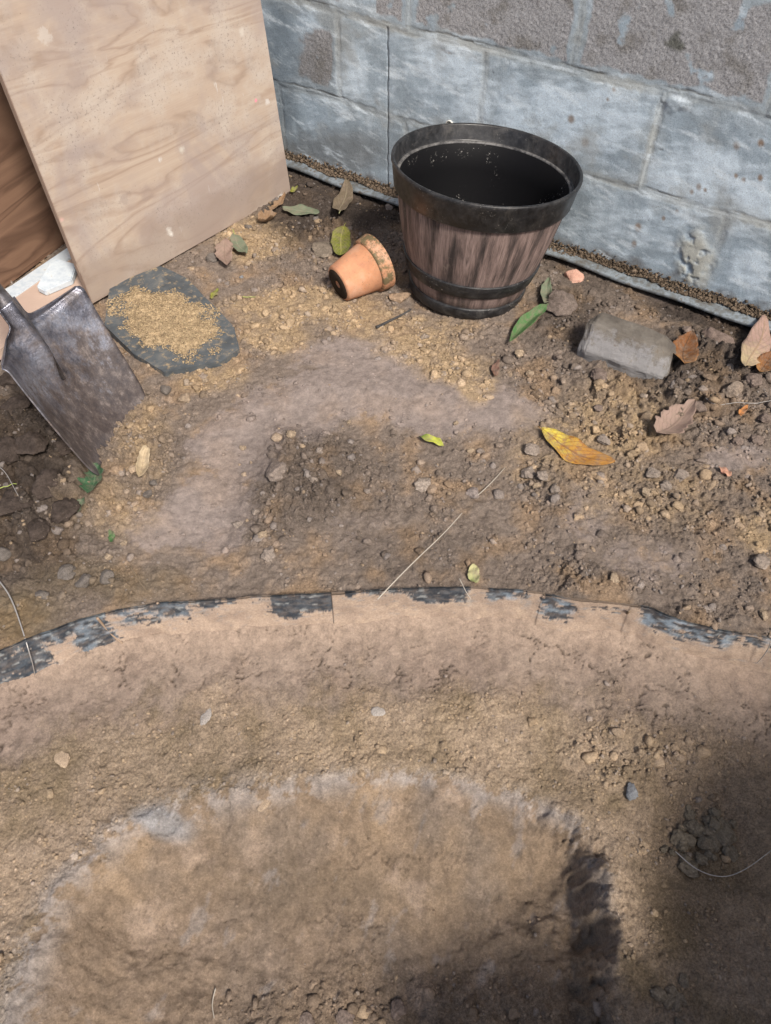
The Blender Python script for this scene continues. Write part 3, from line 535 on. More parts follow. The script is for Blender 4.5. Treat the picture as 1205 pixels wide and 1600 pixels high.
# ------------------------------------------------------------------ shovel
def build_shovel():
    BLp = hit(116, 744); BRp = hit(203, 612); BLp[2] -= .006; BRp[2] -= .006
    c0 = (BLp+BRp)/2; side = BRp-BLp; Wd = np.linalg.norm(side); side /= Wd
    TLp = px(-28, 586, .225); up = TLp-BLp; up -= side*(up@side)*.35; Lb = np.linalg.norm(up); up /= Lb; nr = np.cross(side, up); 
    if nr@(np.array([0, 0, H])-c0) < 0: nr = -nr
    root = thing('shovel', tuple(c0)); tag(root, 'worn steel shovel stuck blade down in dark soil at the left', 'shovel')
    hw = Wd/2; nt_, ns = 90, 49; V = []; UVs = []; tt = np.linspace(-.02, Lb+.055, nt_)
    for t in tt:
        k = max(t/Lb, 0)
        if t <= Lb: w = hw*(.98+.10*k)*(1-.10*math.exp(-max(t+.02, 0)/.012)*1)
        else:
            q = (t-Lb)/.055; w = hw*1.0*max(0, 1-q*9)**1.0 if q < .06 else 0
            w = hw*(.20+.91*(1-min(q/.62, 1))**3.2)
        for j in range(ns):
            s = (j/(ns-1))*2-1
            y = .062*abs(s)**2.0*(.6+.4*k)*min(w/hw, 1)                      # dished: sides come forward
            y += .028*math.exp(-(s*w/(.006+.012*sstep(.4, 1., k)))**2)*sstep(.45, .85, k)     # the frog, tapering down the blade
            y -= .014*sstep(Lb-.014, Lb+.010, t)*sstep(.025, .05, abs(s*w))   # rolled tread
            y += .012*k*k
            V.append(c0*0+side*(s*w)+up*t+nr*y-side*.008*k); UVs.append((s*w, t))
    V = np.array(V); F_ = gridfaces(nt_, ns)
    m, nt, b = mat('worn_steel', .34, .5, .85); o = objc(nt); uv = N(nt, 'ShaderNodeUVMap'); mpv = N(nt, 'ShaderNodeMapping'); mpv.inputs['Scale'].default_value = (1, .62, 1); mpv.inputs['Rotation'].default_value = (0, 0, R(12)); nt.links.new(uv.outputs[0], mpv.inputs[0]); U = mpv.outputs[0]
    n1 = noise(nt, o, 11, 7, .62); steel = ramp(nt, n1, [(.32, (.09, .085, .095)), (.48, (.24, .24, .28)), (.62, (.46, .48, .56)), (.75, (.18, .155, .155))])
    steel = mixn(nt, 1., steel, ramp(nt, noise(nt, U, 260, 5, .8), [(.32, grey(.6)), (.5, grey(1)), (.7, grey(1.3))]), 'MULTIPLY')
    su = N(nt, 'ShaderNodeSeparateXYZ'); nt.links.new(uv.outputs[0], su.inputs[0]); mu = N(nt, 'ShaderNodeMath', operation='MULTIPLY_ADD'); nt.links.new(noise(nt, U, 34, 7, .75), mu.inputs[0]); mu.inputs[1].default_value = .72; nt.links.new(su.outputs[1], mu.inputs[2])
    dirt = ramp(nt, mu.outputs[0], [(.46, grey(.92)), (.60, grey(.05))])
    rust = ramp(nt, noise(nt, U, 48, 8, .8), [(.32, (.020, .016, .016)), (.45, (.050, .036, .031)), (.54, (.085, .065, .056)), (.62, (.19, .155, .135)), (.68, (.07, .052, .046))])
    nt.links.new(mixn(nt, dirt, steel, rust), b.inputs['Base Color'])
    nt.links.new(mixn(nt, dirt, grey(.27), grey(.55)), b.inputs['Roughness'])
    mm = N(nt, 'ShaderNodeMath', operation='SUBTRACT'); mm.inputs[0].default_value = .95; nt.links.new(dirt, mm.inputs[1]); nt.links.new(mm.outputs[0], b.inputs['Metallic'])
    bump(nt, b, noise(nt, U, 120, 7, .75), .5, .003)
    mso, nt, b = mat('dull_steel', .42, .5, .8); o = objc(nt); nt.links.new(ramp(nt, noise(nt, o, 30, 6, .7), [(.35, (.07, .06, .06)), (.5, (.20, .19, .20)), (.62, (.30, .29, .31))]), b.inputs['Base Color']); bump(nt, b, noise(nt, o, 90, 5, .7), .3, .002)
    bl_ = npmesh('blade', V, F_, m, root, uv=np.array(UVs)); sd = bl_.modifiers.new('thick', 'SOLIDIFY'); sd.thickness = .0022; sd.offset = 0
    sk = [up*(Lb-.10)+nr*.012, up*(Lb-.04)+nr*.020, up*(Lb+.03)+nr*.024, up*(Lb+.09)+nr*.02, up*(Lb+.20)+nr*.016]
    tube('socket', sk, [.004, .011, .0165, .018, .018], mso, root, 20)
    mwd, nt, b = mat('ash_handle', .6, .3); o = objc(nt, (1, 1, 1)); nt.links.new(ramp(nt, noise(nt, o, 14, 5), [(.3, (.22, .14, .08)), (.7, (.40, .27, .16))]), b.inputs['Base Color'])
    tube('handle', [up*(Lb+.15)+nr*.018, up*(Lb+.6)+nr*.018, up*(Lb+1.0)+nr*.014], [.0175, .0185, .0175], mwd, root, 16)
build_shovel()

# ------------------------------------------------------------------ slate with sand on it
sp_ = [(172, 446), (163, 508), (208, 552), (257, 581), (347, 564), (374, 545), (366, 510), (292, 434), (250, 415)]
zs = .016; loc = px(260, 500, 0)
def ragged(pts, n=5, amp=.004):
    out = []
    for a, b_ in zip(pts, pts[1:]+pts[:1]):
        for k in range(n): out.append(a+(b_-a)*k/n+np.append(rng.normal(size=2)*amp*(0 < k), 0))
    return out
msl, nt, b = mat('slate', .6, .35); o = objc(nt)
col = ramp(nt, noise(nt, o, 22, 6, .6, .6), [(.3, (.045, .052, .058)), (.55, (.085, .097, .106)), (.72, (.15, .15, .14))])
col = mixn(nt, ramp(nt, noise(nt, o, 55, 6, .8), [(.53, grey(0)), (.64, grey(.9))]), col, (.34, .26, .16)); nt.links.new(col, b.inputs['Base Color']); bump(nt, b, noise(nt, o, 45, 6, .6), .2, .002)
sl_ = prism('slate_slab', ragged([px(x, y, zs) for x, y in sp_], 5, .0005), .020, msl, None, loc, .0012); sl_.location = loc
tag(sl_, 'dark grey slate slab lying at the foot of the pale plywood board', 'slab')
# sand heap: mound mesh plus grains
def in_poly(P, poly):
    c = np.zeros(len(P), bool); n = len(poly)
    for i in range(n):
        x1, y1 = poly[i][:2]; x2, y2 = poly[(i+1) % n][:2]; q = ((y1 > P[:, 1]) != (y2 > P[:, 1])) & (P[:, 0] < (x2-x1)*(P[:, 1]-y1)/(y2-y1+1e-12)+x1); c ^= q
    return c
a = np.linspace(-1, 1, 130); U, Vv = np.meshgrid(a, a, indexing='ij'); c0 = px(258, 503, zs); ea = (px(338, 515, zs)-c0)[:2]; eb = (px(250, 455, zs)-c0)[:2]
X = c0[0]+(ea[0]*U+eb[0]*Vv)*1.15; Y = c0[1]+(ea[1]*U+eb[1]*Vv)*1.15; q = np.hypot(U, Vv)*1.15+fbm(X, Y, .05, 4, 501)*.55
g1, g2, cc = worley(X, Y, .011, 505); h = .017*sstep(1.0, .35, q) if False else .009*(1-sstep(.25, 1.0, q))
h = h*(1+.35*fbm(X, Y, .03, 3, 503))+.0035*sstep(0, .5, g2-g1)*cc*(q < .98)*(1-sstep(.8, 1., q)); h = np.where(q > 1, -.006, h)
Cc = mixc(np.zeros(X.shape+(3,))+np.array([.40, .30, .185]), (.30, .22, .135), sstep(-.2, .4, fbm(X, Y, .02, 4, 507)))
gf = gridfaces(130, 130); gf = gf[(q.ravel()[gf] < 1.03).all(1)]; h = np.where(q > 1, 0., h)-.001
sh_ = npmesh('sand_heap', np.stack([X, Y, zs+h], -1).reshape(-1, 3), gf, M_CRUMB, col=Cc.reshape(-1, 3)); tag(sh_, None, None, kind='stuff')
k = rng.integers(0, 130*130, 9000); k = k[(q.ravel()[k] < 1.07)]; P = np.stack([X.ravel()[k], Y.ravel()[k], zs+np.maximum(h.ravel()[k], 0)+.001], -1)+np.append(rng.normal(size=(len(k), 2))*.001, np.zeros((len(k), 1)), 1)
tag(rocks('sand_grains', P, rng.uniform(.0006, .0024, len(k)), np.array([.41, .31, .19])*rng.uniform(.6, 1.25, (len(k), 1)), 1), None, None, kind='stuff')
slab_poly = [px(x, y, zs)[:2] for x, y in sp_]

# ------------------------------------------------------------------ barrel planter
def build_planter():
    c = hit(742, 497); cx, cy = c[0]-.012, c[1]+.122; z0 = -.006
    root = thing('barrel_planter', (cx, cy, z0)); tag(root, 'large plastic barrel planter with dark wood grain and black rim by the block wall', 'planter')
    ax_ = Vector((.075, .055, 1)).normalized(); root.rotation_mode = 'QUATERNION'; root.rotation_quaternion = Vector((0, 0, 1)).rotation_difference(ax_)
    m, nt, b = mat('black_plastic', .4, .4); o = objc(nt)
    col = ramp(nt, noise(nt, o, 60, 5, .7), [(.4, (.010, .010, .011)), (.62, (.028, .028, .030)), (.78, (.07, .068, .065))])
    sc = noise(nt, objc(nt, (3, 3, 30)), 6, 6, .8, 2.5); col = mixn(nt, ramp(nt, sc, [(.66, grey(0)), (.70, grey(.35))]), col, (.18, .17, .16))
    v = N(nt, 'ShaderNodeTexVoronoi'); v.inputs['Scale'].default_value = 120; nt.links.new(o, v.inputs['Vector'])
    fk = mixn(nt, 1., ramp(nt, noise(nt, o, 230, 3, .7), [(.64, grey(0)), (.68, grey(1))]), ramp(nt, noise(nt, o, 13, 3), [(.50, grey(0)), (.60, grey(1))]), 'MULTIPLY')
    col = mixn(nt, fk, col, (.30, .29, .27)); col = mixn(nt, ramp(nt, noise(nt, o, 24, 7, .8, .8), [(.50, grey(0)), (.70, grey(.45))]), col, (.12, .11, .10)); nt.links.new(col, b.inputs['Base Color']); bump(nt, b, noise(nt, o, 50, 4), .12, .002)
    nt.links.new(ramp(nt, noise(nt, o, 18, 5), [(.3, grey(.26)), (.7, grey(.6))]), b.inputs['Roughness'])
    root.scale = (1.06,)*3
    mi, n2_, b2_ = mat('inner_black_plastic', .6, .12); o2 = objc(n2_); v2 = N(n2_, 'ShaderNodeTexVoronoi'); v2.inputs['Scale'].default_value = 110; n2_.links.new(o2, v2.inputs['Vector'])
    f2_ = mixn(n2_, 1., ramp(n2_, noise(n2_, o2, 210, 3, .75), [(.62, grey(0)), (.66, grey(1))]), ramp(n2_, noise(n2_, o2, 12, 3), [(.53, grey(0)), (.58, grey(1))]), 'MULTIPLY'); n2_.links.new(mixn(n2_, f2_, (.006, .006, .007), (.30, .29, .27)), b2_.inputs['Base Color'])
    # wood grain body: dark and light staves that run up and down
    mb, nt, b = mat('printed_wood_plastic', .6, .3); t = N(nt, 'ShaderNodeTexCoord'); s3 = N(nt, 'ShaderNodeSeparateXYZ'); nt.links.new(t.outputs['Object'], s3.inputs[0])
    at = N(nt, 'ShaderNodeMath', operation='ARCTAN2'); nt.links.new(s3.outputs[1], at.inputs[0]); nt.links.new(s3.outputs[0], at.inputs[1])
    cb = N(nt, 'ShaderNodeCombineXYZ'); nt.links.new(at.outputs[0], cb.inputs[0]); ms = N(nt, 'ShaderNodeMath', operation='MULTIPLY'); nt.links.new(s3.outputs[2], ms.inputs[0]); ms.inputs[1].default_value = .9; nt.links.new(ms.outputs[0], cb.inputs[1])
    st = noise(nt, cb.outputs[0], 6.0, 5, .62); col = ramp(nt, st, [(.36, (.040, .032, .031)), (.45, (.10, .075, .069)), (.53, (.20, .145, .130)), (.60, (.27, .20, .18)), (.70, (.09, .067, .062))])
    mp = N(nt, 'ShaderNodeMapping'); mp.inputs['Scale'].default_value = (60, 14, 1); nt.links.new(cb.outputs[0], mp.inputs[0])
    col = mixn(nt, 1., col, ramp(nt, noise(nt, mp.outputs[0], 1.6, 5, .75), [(.38, grey(.55)), (.5, grey(1.0)), (.66, grey(1.25))]), 'MULTIPLY')
    o = t.outputs['Object']; col = mixn(nt, ramp(nt, noise(nt, o, 35, 6, .75), [(.58, grey(0)), (.70, grey(.35))]), col, (.33, .27, .23))
    zr = N(nt, 'ShaderNodeMath', operation='MULTIPLY_ADD'); nt.links.new(noise(nt, o, 30, 5, .75), zr.inputs[0]); zr.inputs[1].default_value = .16; nt.links.new(s3.outputs[2], zr.inputs[2])
    nt.links.new(mixn(nt, ramp(nt, zr.outputs[0], [(.06, grey(.6)), (.12, grey(0))]), col, (.24, .18, .14)), b.inputs['Base Color'])
    bump(nt, b, noise(nt, mp.outputs[0], 1.6, 5, .75), .5, .002)
    body = [(.0, .012), (.112, .012), (.1235, .018), (.130, .04), (.1385, .07), (.150, .11), (.160, .15), (.1675, .19), (.1725, .222), (.1725, .226)]
    lathe('body', body, mb, root, 128)
    lathe('foot_band', [(.0, -.004), (.118, -.004), (.1245, .0), (.1275, .004), (.1300, .022), (.1285, .025), (.122, .026)], m, root, 128)
    lathe('hoop', [(.132, .0545), (.1375, .0555), (.1395, .058), (.1475, .084), (.147, .0865), (.1405, .0865)], m, root, 128)
    lathe('rim', [(.170, .222), (.1775, .221), (.1795, .223), (.1865, .266), (.1885, .270), (.1885, .2745), (.187, .2765), (.1835, .2765), (.1815, .274), (.1785, .246), (.1765, .2435), (.1705, .2425)], m, root, 160)
    lathe('liner', [(.1705, .2425), (.1690, .2415), (.1640, .19), (.155, .14), (.140, .08), (.125, .035), (.116, .028), (.0, .026)], mi, root, 128)
    ml, nl, bl3 = mat('highlight_plastic', .55, .35); ol = objc(nl); nl.links.new(ramp(nl, noise(nl, ol, 45, 5, .75), [(.38, (.03, .03, .032)), (.6, (.16, .155, .15))]), bl3.inputs['Base Color']); lathe('inner_step', [(.1762, .2440), (.1745, .2452), (.1705, .2446), (.1692, .2425), (.1696, .2405)], ml, root, 128)  # lighter grey on the inner step stands in for its highlight
build_planter()

# ------------------------------------------------------------------ terracotta pot on its side
def build_pot():
    base = hit(534, 466); rimp = hit(602, 440); d = rimp-base; d[2] = 0; L = .100; d /= np.linalg.norm(d)
    rb, rt = .0365, .054; tilt = math.asin((rt-rb)/L)*.9
    axis_ = Vector((d[0]*math.cos(tilt), d[1]*math.cos(tilt), math.sin(tilt)))
    c = np.array([base[0], base[1], base[2]+rb*.92])
    root = thing('terracotta_pot', tuple(c+np.array([-.006, 0, .004]))); root.scale = (1.13,)*3; root.rotation_mode = 'QUATERNION'; root.rotation_quaternion = Vector((0, 0, 1)).rotation_difference(axis_)
    tag(root, 'small orange terracotta flower pot lying on its side with mossy rim', 'flower pot')
    def terra(nm, moss):
        m, nt, b = mat(nm, .85, .2); o = objc(nt); col = ramp(nt, noise(nt, o, 22, 5, .6), [(.3, (.42, .20, .125)), (.5, (.55, .27, .15)), (.72, (.60, .36, .25))])
        col = mixn(nt, ramp(nt, noise(nt, o, 260, 4, .8), [(.60, grey(0)), (.68, grey(.8))]), col, (.20, .13, .08))
        col = mixn(nt, ramp(nt, noise(nt, o, 28, 6, .8), [(.60-moss, grey(0)), (.70-moss, grey(.9 if moss > .05 else .45))]), col, (.115, .105, .055))
        col = mixn(nt, ramp(nt, noise(nt, o, 190, 4, .8), [(.58-moss*.2, grey(0)), (.66, grey(.5))]), col, (.36, .31, .22)); nt.links.new(col, b.inputs['Base Color']); bump(nt, b, noise(nt, o, 200, 5, .75), .4, .0015); return m
    m1 = terra('terracotta', .0); m2 = terra('mossy_terracotta', .17)
    lathe('body', [(.0055, .004), (.0055, .0), (.012, -.0006), (.0335, -.0006), (rb, .0018), (rb+.001, .004), (.0500, L-.026), (.0465, L-.026), (.030, .006), (.0055, .006)], m1, root, 96)
    lathe('rim', [(.0495, L-.027), (.0540, L-.0265), (.0555, L-.024), (.0585, L-.001), (.0575, L), (.0530, L), (.0520, L-.001), (.0465, L-.030), (.0465, L-.027)], m2, root, 96)
    m3, nt, b = mat('soil_plug', 1., .1); b.inputs['Base Color'].default_value = (.04, .03, .022, 1); o = objc(nt); bump(nt, b, noise(nt, o, 200), .8, .003)
    lathe('base_stain', [(.0075, -.0012), (.010, -.0016), (.0315, -.0014), (.0318, -.0007)], m3, root, 48)
build_pot()

# ------------------------------------------------------------------ grey stone block
def build_stone():
    m, nt, b = mat('limestone', .8, .3); o = objc(nt); col = ramp(nt, noise(nt, o, 16, 6, .65), [(.3, (.095, .082, .07)), (.5, (.165, .145, .122)), (.7, (.235, .215, .19))])
    g = N(nt, 'ShaderNodeNewGeometry'); ma = N(nt, 'ShaderNodeMath', operation='MULTIPLY_ADD'); nt.links.new(noise(nt, o, 30, 6, .75), ma.inputs[0]); ma.inputs[1].default_value = .12; s3 = N(nt, 'ShaderNodeSeparateXYZ'); nt.links.new(o, s3.inputs[0]); nt.links.new(s3.outputs[1], ma.inputs[2])
    col = mixn(nt, ramp(nt, ma.outputs[0], [(.028, grey(.75)), (.045, grey(0))]), col, (.31, .305, .31))
    col = mixn(nt, ramp(nt, noise(nt, o, 60, 5, .8), [(.6, grey(0)), (.7, grey(.7))]), col, (.17, .13, .09)); nt.links.new(col, b.inputs['Base Color']); bump(nt, b, noise(nt, o, 90, 8, .8), .9, .006)
    bm = bmesh.new()
    xs = [-.088, -.055, .0, .055, .086]; pr = []
    # cross sections along the length: a sloping top, a front face, rounded right end
    secs = [(-.096, .022, -.040, .030, .060), (-.080, .044, -.048, .052, .074), (.052, .042, -.046, .046, .070), (.084, .034, -.040, .036, .058), (.094, .020, -.024, .026, .044)]
    for x, yb, yf, zf_, zt_ in secs:
        pr.append([bm.verts.new((x, yb, -.01)), bm.verts.new((x, yb, zt_*.92)), bm.verts.new((x-.003, yf*.30, zt_)), bm.verts.new((x, yf, zf_*.55)), bm.verts.new((x, yf*.9, -.01))])
    for a_, b_ in zip(pr[:-1], pr[1:]):
        for i in range(5): bm.faces.new([a_[i], a_[(i+1) % 5], b_[(i+1) % 5], b_[i]])
    bm.faces.new(pr[0][::-1]); bm.faces.new(pr[-1])
    bmesh.ops.bevel(bm, geom=bm.edges[:], offset=.0028, segments=1, affect='EDGES'); bmesh.ops.triangulate(bm, faces=bm.faces[:]); bmesh.ops.subdivide_edges(bm, edges=bm.edges[:], cuts=4, use_grid_fill=True)
    bm.normal_update(); co = np.array([v.co[:] for v in bm.verts]); nn = np.array([v.normal[:] for v in bm.verts]); dd = fbm(co[:, 0]+co[:, 2]*.7, co[:, 1]+co[:, 2]*.5, .04, 6, 611, .65)*.0062
    for v, n_, d_ in zip(bm.verts, nn, dd): v.co += Vector(n_*d_)
    ob = bobj('stone_block', bm, m); a = hit(915, 560); c = px(980, 548, .025); l = px(1050, 545, .03)-px(912, 505, .03)
    ob.location = (c[0], c[1], gz(c[0], c[1])-.004); ob.rotation_euler = (0, R(3), math.atan2(l[1], l[0])); tag(ob, 'squared grey building stone lying on the soil right of the planter', 'stone')
build_stone()

# ------------------------------------------------------------------ black edging smeared with clay
def build_edging():
    pts = LIN[(LIN[:, 0] > -1.0) & (LIN[:, 0] < 1.0)]; L = np.r_[0, np.cumsum(np.hypot(*np.diff(pts, axis=0).T))]; n = 1500
    ss = np.linspace(0, L[-1], n); X = np.interp(ss, L, pts[:, 0]); Y = np.interp(ss, L, pts[:, 1]); tx = np.gradient(X); ty = np.gradient(Y); ln = np.hypot(tx, ty); nx, ny = ty/ln, -tx/ln
    k = np.ones(25)/25; nx = np.convolve(np.pad(nx, 12, 'edge'), k, 'valid'); ny = np.convolve(np.pad(ny, 12, 'edge'), k, 'valid')
    ipx = lambda x: float(np.interp(x, [px(a, 0)[0]*0+a for a in (0, 1)], (0, 1)))
    # where along the strip the picture columns fall
    q = np.stack([X, Y, X*0], -1)-np.array([0, 0, H]); col_x = 602.5+F*(q@_r)/(q@_f)
    at = lambda x: float(np.interp(x, col_x, ss))
    nv = 34; tv = np.linspace(0, 1, nv); S, Tv = np.meshgrid(ss, tv, indexing='ij')
    flo = np.interp(ss, ss, ss)*0
    wav = fbm(S, Tv*.05, .10, 3, 701)*.008*Tv+fbm(S, Tv*.1, .02, 4, 702)*.0025*Tv; foldd = np.zeros_like(S)
    out = .0005+.014*Tv**1.4+wav
    seams = [at(x) for x in (518, 848, 62, 985)]
    for s0 in seams: out = out+.0022*sstep(-.0006, .0006, S-s0)*np.exp(-np.maximum(S-s0, 0)/.05)
    for x, a_ in ((720, .004), (445, .003), (990, .004), (240, .003)): out = out+a_*np.exp(-((S-at(x)-Tv*.02)/.008)**2)*Tv
    zz = .0020-Tv*.110+fbm(S, Tv*0, .05, 4, 703)*.0050*(1-Tv)
    XX = X[:, None]+nx[:, None]*out; YY = Y[:, None]+ny[:, None]*out
    def dk(x0, x1, t0, t1, w=1.): return sstep(at(x0)-.02, at(x0)+.02, S)*(1-(sstep(at(x1)-.02, at(x1)+.02, S) if x1 != 518 else (S > at(518))*1.))*sstep(t0-.2, t0+.05, Tv+(t0 <= 0)*1)*(1-sstep(t1-.22, t1+.20, Tv))*w
    dark = np.maximum.reduce([dk(-300, 62, 0, .95, .85), dk(62, 165, 0, .30), dk(100, 170, .35, .75, .9), dk(165, 300, 0, .42, .62), dk(300, 345, 0, .25), dk(345, 420, 0, .10, .7), dk(418, 518, .05, .42, 1.), dk(440, 470, .3, .6, .8), dk(528, 650, 0, .12, .75), dk(640, 735, 0, .38, .95), dk(760, 830, .0, .30, .72), dk(846, 905, .1, .52, .75), dk(905, 1000, .1, .2, .5), dk(1000, 1160, 0, .42, .72), dk(1160, 1500, .0, .3, .5)])
    rag = fbm(S*.8, Tv*.1, .030, 6, 711, .7)*.70+fbm(S*.25, Tv*.1, .005, 4, 713)*.55*(.4+.6*((S > at(845))|(S < at(420))))
    dm = sstep(.47, .55, dark+rag*1.15*sstep(0, .25, dark))
    slate_ = sstep(.2, .8, dark)*sstep(-.15, .3, fbm(S*.5, Tv*.1, .012, 4, 715))*((S > at(1000))*.9+(S < at(300))*(S > at(60))*.5+(S > at(740))*(S < at(905))*.7+.15)
    C = np.zeros(S.shape+(3,)); C[:] = (.40, .305, .235); C = mixc(C, (.33, .25, .195), sstep(-.2, .4, fbm(S, Tv*.1, .05, 4, 717)))
    C = mixc(C, (.49, .375, .28), sstep(.1, .5, fbm(S, Tv*.1, .03, 4, 719))*.6)
    film = sstep(-.05, .45, fbm(S*.22, Tv*.1, .007, 5, 741, .7)+dark*.35-.12)*(1-sstep(.5, .9, Tv)); C = mixc(C, (.20, .22, .235), film*.55); C = mixc(C, (.035, .043, .055), dm*(.80+.2*sstep(-.2, .2, fbm(S*.3, Tv*.1, .006, 4, 743)))); C = mixc(C, (.26, .32, .38), np.clip(slate_, 0, 1)*.85*sstep(.1, .5, dark))
    C = mixc(C, (.40, .42, .42), dm*sstep(.18, .42, fbm(S*.4, Tv*.1, .008, 4, 721))*.55)
    for s0 in seams[:1]: C = mixc(C, (.05, .045, .04), (np.abs(S-s0) < .0008)*.8)
    thick = (1-dm)*.0013*(1+fbm(S, Tv*.1, .02, 3, 723)); XX = XX+nx[:, None]*thick; YY = YY+ny[:, None]*thick
    V = np.stack([XX, YY, zz], -1); Vb = np.stack([X[:, None]-nx[:, None]*.003+XX*0, Y[:, None]-ny[:, None]*.003+YY*0, zz-.001], -1)[:, ::-1]
    VV = np.concatenate([V, Vb], 1); CC = np.concatenate([C, C[:, ::-1]*.6], 1)
    m, nt, b = mat('edging_plastic', .6, .35); c = vcol(nt).outputs['Color']; o = objc(nt); nt.links.new(mixn(nt, 1., c, ramp(nt, noise(nt, o, 300, 5, .75), [(.3, grey(.72)), (.7, grey(1.25))]), 'MULTIPLY'), b.inputs['Base Color'])
    f_ = vcol(nt, 'clean').outputs['Fac']; nt.links.new(ramp(nt, f_, [(0., grey(.92)), (1., grey(.42))]), b.inputs['Roughness']); bump(nt, b, noise(nt, o, 260, 5, .7), .35, .0015)
    ob = npmesh('lawn_edging', VV.reshape(-1, 3), gridfaces(n, nv*2, False)[:, ::-1], m, col=CC.reshape(-1, 3), extra={'clean': np.concatenate([dm, dm[:, ::-1]*0], 1).ravel()})
    tag(ob, 'long curved black plastic edging strip smeared with dried tan clay', 'edging'); ob.modifiers.new('weld', 'WELD').merge_threshold = .0001
build_edging()

# ------------------------------------------------------------------ leaves
def leaf_mat(name, c1, c2, vein, blotch=None, spec=.35):
    m, nt, b = mat(name, .65, spec*.7); uv = N(nt, 'ShaderNodeUVMap'); s3 = N(nt, 'ShaderNodeSeparateXYZ'); nt.links.new(uv.outputs[0], s3.inputs[0])
    o = objc(nt); n0 = noise(nt, o, 55, 5, .65); ma = N(nt, 'ShaderNodeMath', operation='MULTIPLY_ADD'); nt.links.new(n0, ma.inputs[0]); ma.inputs[1].default_value = .9; nt.links.new(s3.outputs[0], ma.inputs[2])
    col = ramp(nt, ma.outputs[0], [(.55, c1), (1.15 if False else .98, c2)])
    if blotch: col = mixn(nt, ramp(nt, noise(nt, o, 110, 5, .8), [(.50, grey(0)), (.60, grey(.85))]), col, blotch)
    ab = N(nt, 'ShaderNodeMath', operation='ABSOLUTE'); nt.links.new(s3.outputs[1], ab.inputs[0])
    # side veins run forward from the midrib
    sv = N(nt, 'ShaderNodeMath', operation='MULTIPLY_ADD'); nt.links.new(ab.outputs[0], sv.inputs[0]); sv.inputs[1].default_value = -.32; nt.links.new(s3.outputs[0], sv.inputs[2])
    s9 = N(nt, 'ShaderNodeMath', operation='MULTIPLY'); nt.links.new(sv.outputs[0], s9.inputs[0]); s9.inputs[1].default_value = 9.
    fr = N(nt, 'ShaderNodeMath', operation='FRACT'); nt.links.new(s9.outputs[0], fr.inputs[0]); sb = ramp(nt, fr.outputs[0], [(.0, grey(.8)), (.09, grey(0)), (.91, grey(0)), (1., grey(.8))])
    md = ramp(nt, ab.outputs[0], [(.03, grey(.9)), (.09, grey(0))]); vm = mixn(nt, 1., sb, md, 'LIGHTEN'); col = mixn(nt, vm, col, vein)
    col = mixn(nt, ramp(nt, noise(nt, o, 70, 6, .75), [(.45, grey(.0)), (.62, grey(.55))]), col, (.26, .20, .15)); sat = N(nt, 'ShaderNodeHueSaturation'); sat.inputs['Saturation'].default_value = .97; sat.inputs['Value'].default_value = .84; nt.links.new(col, sat.inputs['Color'])
    nt.links.new(sat.outputs[0], b.inputs['Base Color']); bump(nt, b, vm, .6, .0012); b.inputs['Subsurface Weight'].default_value = .0
    return m
def make_leaf(label, mt, stem, tip, width, cat='leaf', curl=.15, fold=.25, shape=1.0, lift=.004, tilt=0., ragged_=0., petiole=0., pcol=None, bend=0., peak=.45, twist=0.):
    """stem and tip are places on the ground; width in metres"""
    a = hit(*stem); b_ = hit(*tip); d = b_-a; L = np.linalg.norm(d); yaw = math.atan2(d[1], d[0]); pit = math.asin(np.clip((d[2])/L, -1, 1))
    nu, nv = 30, 13; V = []; UV = []
    for i in range(nu):
        u = i/(nu-1); w = width/2*(1+.05*math.sin(u*19+L*200))*(math.sin(math.pi*u**(math.log(.5)/math.log(peak)))**(.75*shape)+.015)
        for j in range(nv):
            s = j/(nv-1)*2-1; w2 = w*(1+ragged_*float(fbm(np.array([u*3+L*90]), np.array([np.sign(s)*2.+stem[0]]), .35, 3, 801)[0]))
            x = u*L; y = s*w2+bend*L*math.sin(math.pi*u)+.03*L*math.sin(u*5+L*300); z = abs(s)**1.6*w2*fold*1.5+(curl+.12)*L*(.8*(u-.5)**2*2-.15)+.0022*math.sin(u*13+s*2+L*500)*abs(s)+twist*w2*s*(u-.3)*2
            z += .0012*float(fbm(np.array([x*40.+stem[0]]), np.array([y*40.]), 1., 2, 803)[0])*2; V.append((x, y, z)); UV.append((u, s))
    V = np.array(V); V[:, 2] -= np.percentile(V[:, 2], 15)
    root = npmesh('leaf', V, gridfaces(nu, nv), mt, uv=UV); sd = root.modifiers.new('thick', 'SOLIDIFY'); sd.thickness = .0005
    mid = max(gz(*(a+d*k)[:2], .008)-(a[2]+d[2]*k) for k in (.25, .5, .75)); root.location = (a[0], a[1], a[2]+lift+max(mid, 0)+.002); root.rotation_euler = (tilt, -pit, yaw); tag(root, label, cat, 'fallen leaves')
    if petiole:
        pt = [(.002, 0, V[nv//2, 2]), (-petiole*.5, .002, V[nv//2, 2]+.002), (-petiole, .004, V[nv//2, 2]+.001)]
        tube('stalk', pt, [.0009, .0008, .0010], pcol or mt, root, 6)
    return root
mY = leaf_mat('leaf_yellow_brown', (.66, .54, .06), (.46, .22, .035), (.24, .10, .03), (.32, .13, .03)); mP = leaf_mat('leaf_peach', (.50, .39, .22), (.42, .27, .22), (.36, .24, .15))
mO = leaf_mat('leaf_orange_brown', (.42, .20, .06), (.22, .085, .025), (.10, .045, .02), (.14, .06, .02)); mG = leaf_mat('leaf_grey_pink', (.36, .25, .20), (.33, .23, .185), (.25, .17, .13))
mGr = leaf_mat('leaf_green', (.07, .17, .055), (.08, .19, .06), (.12, .22, .08)); mDu = leaf_mat('leaf_dull_green', (.19, .21, .14), (.17, .21, .135), (.27, .29, .20))
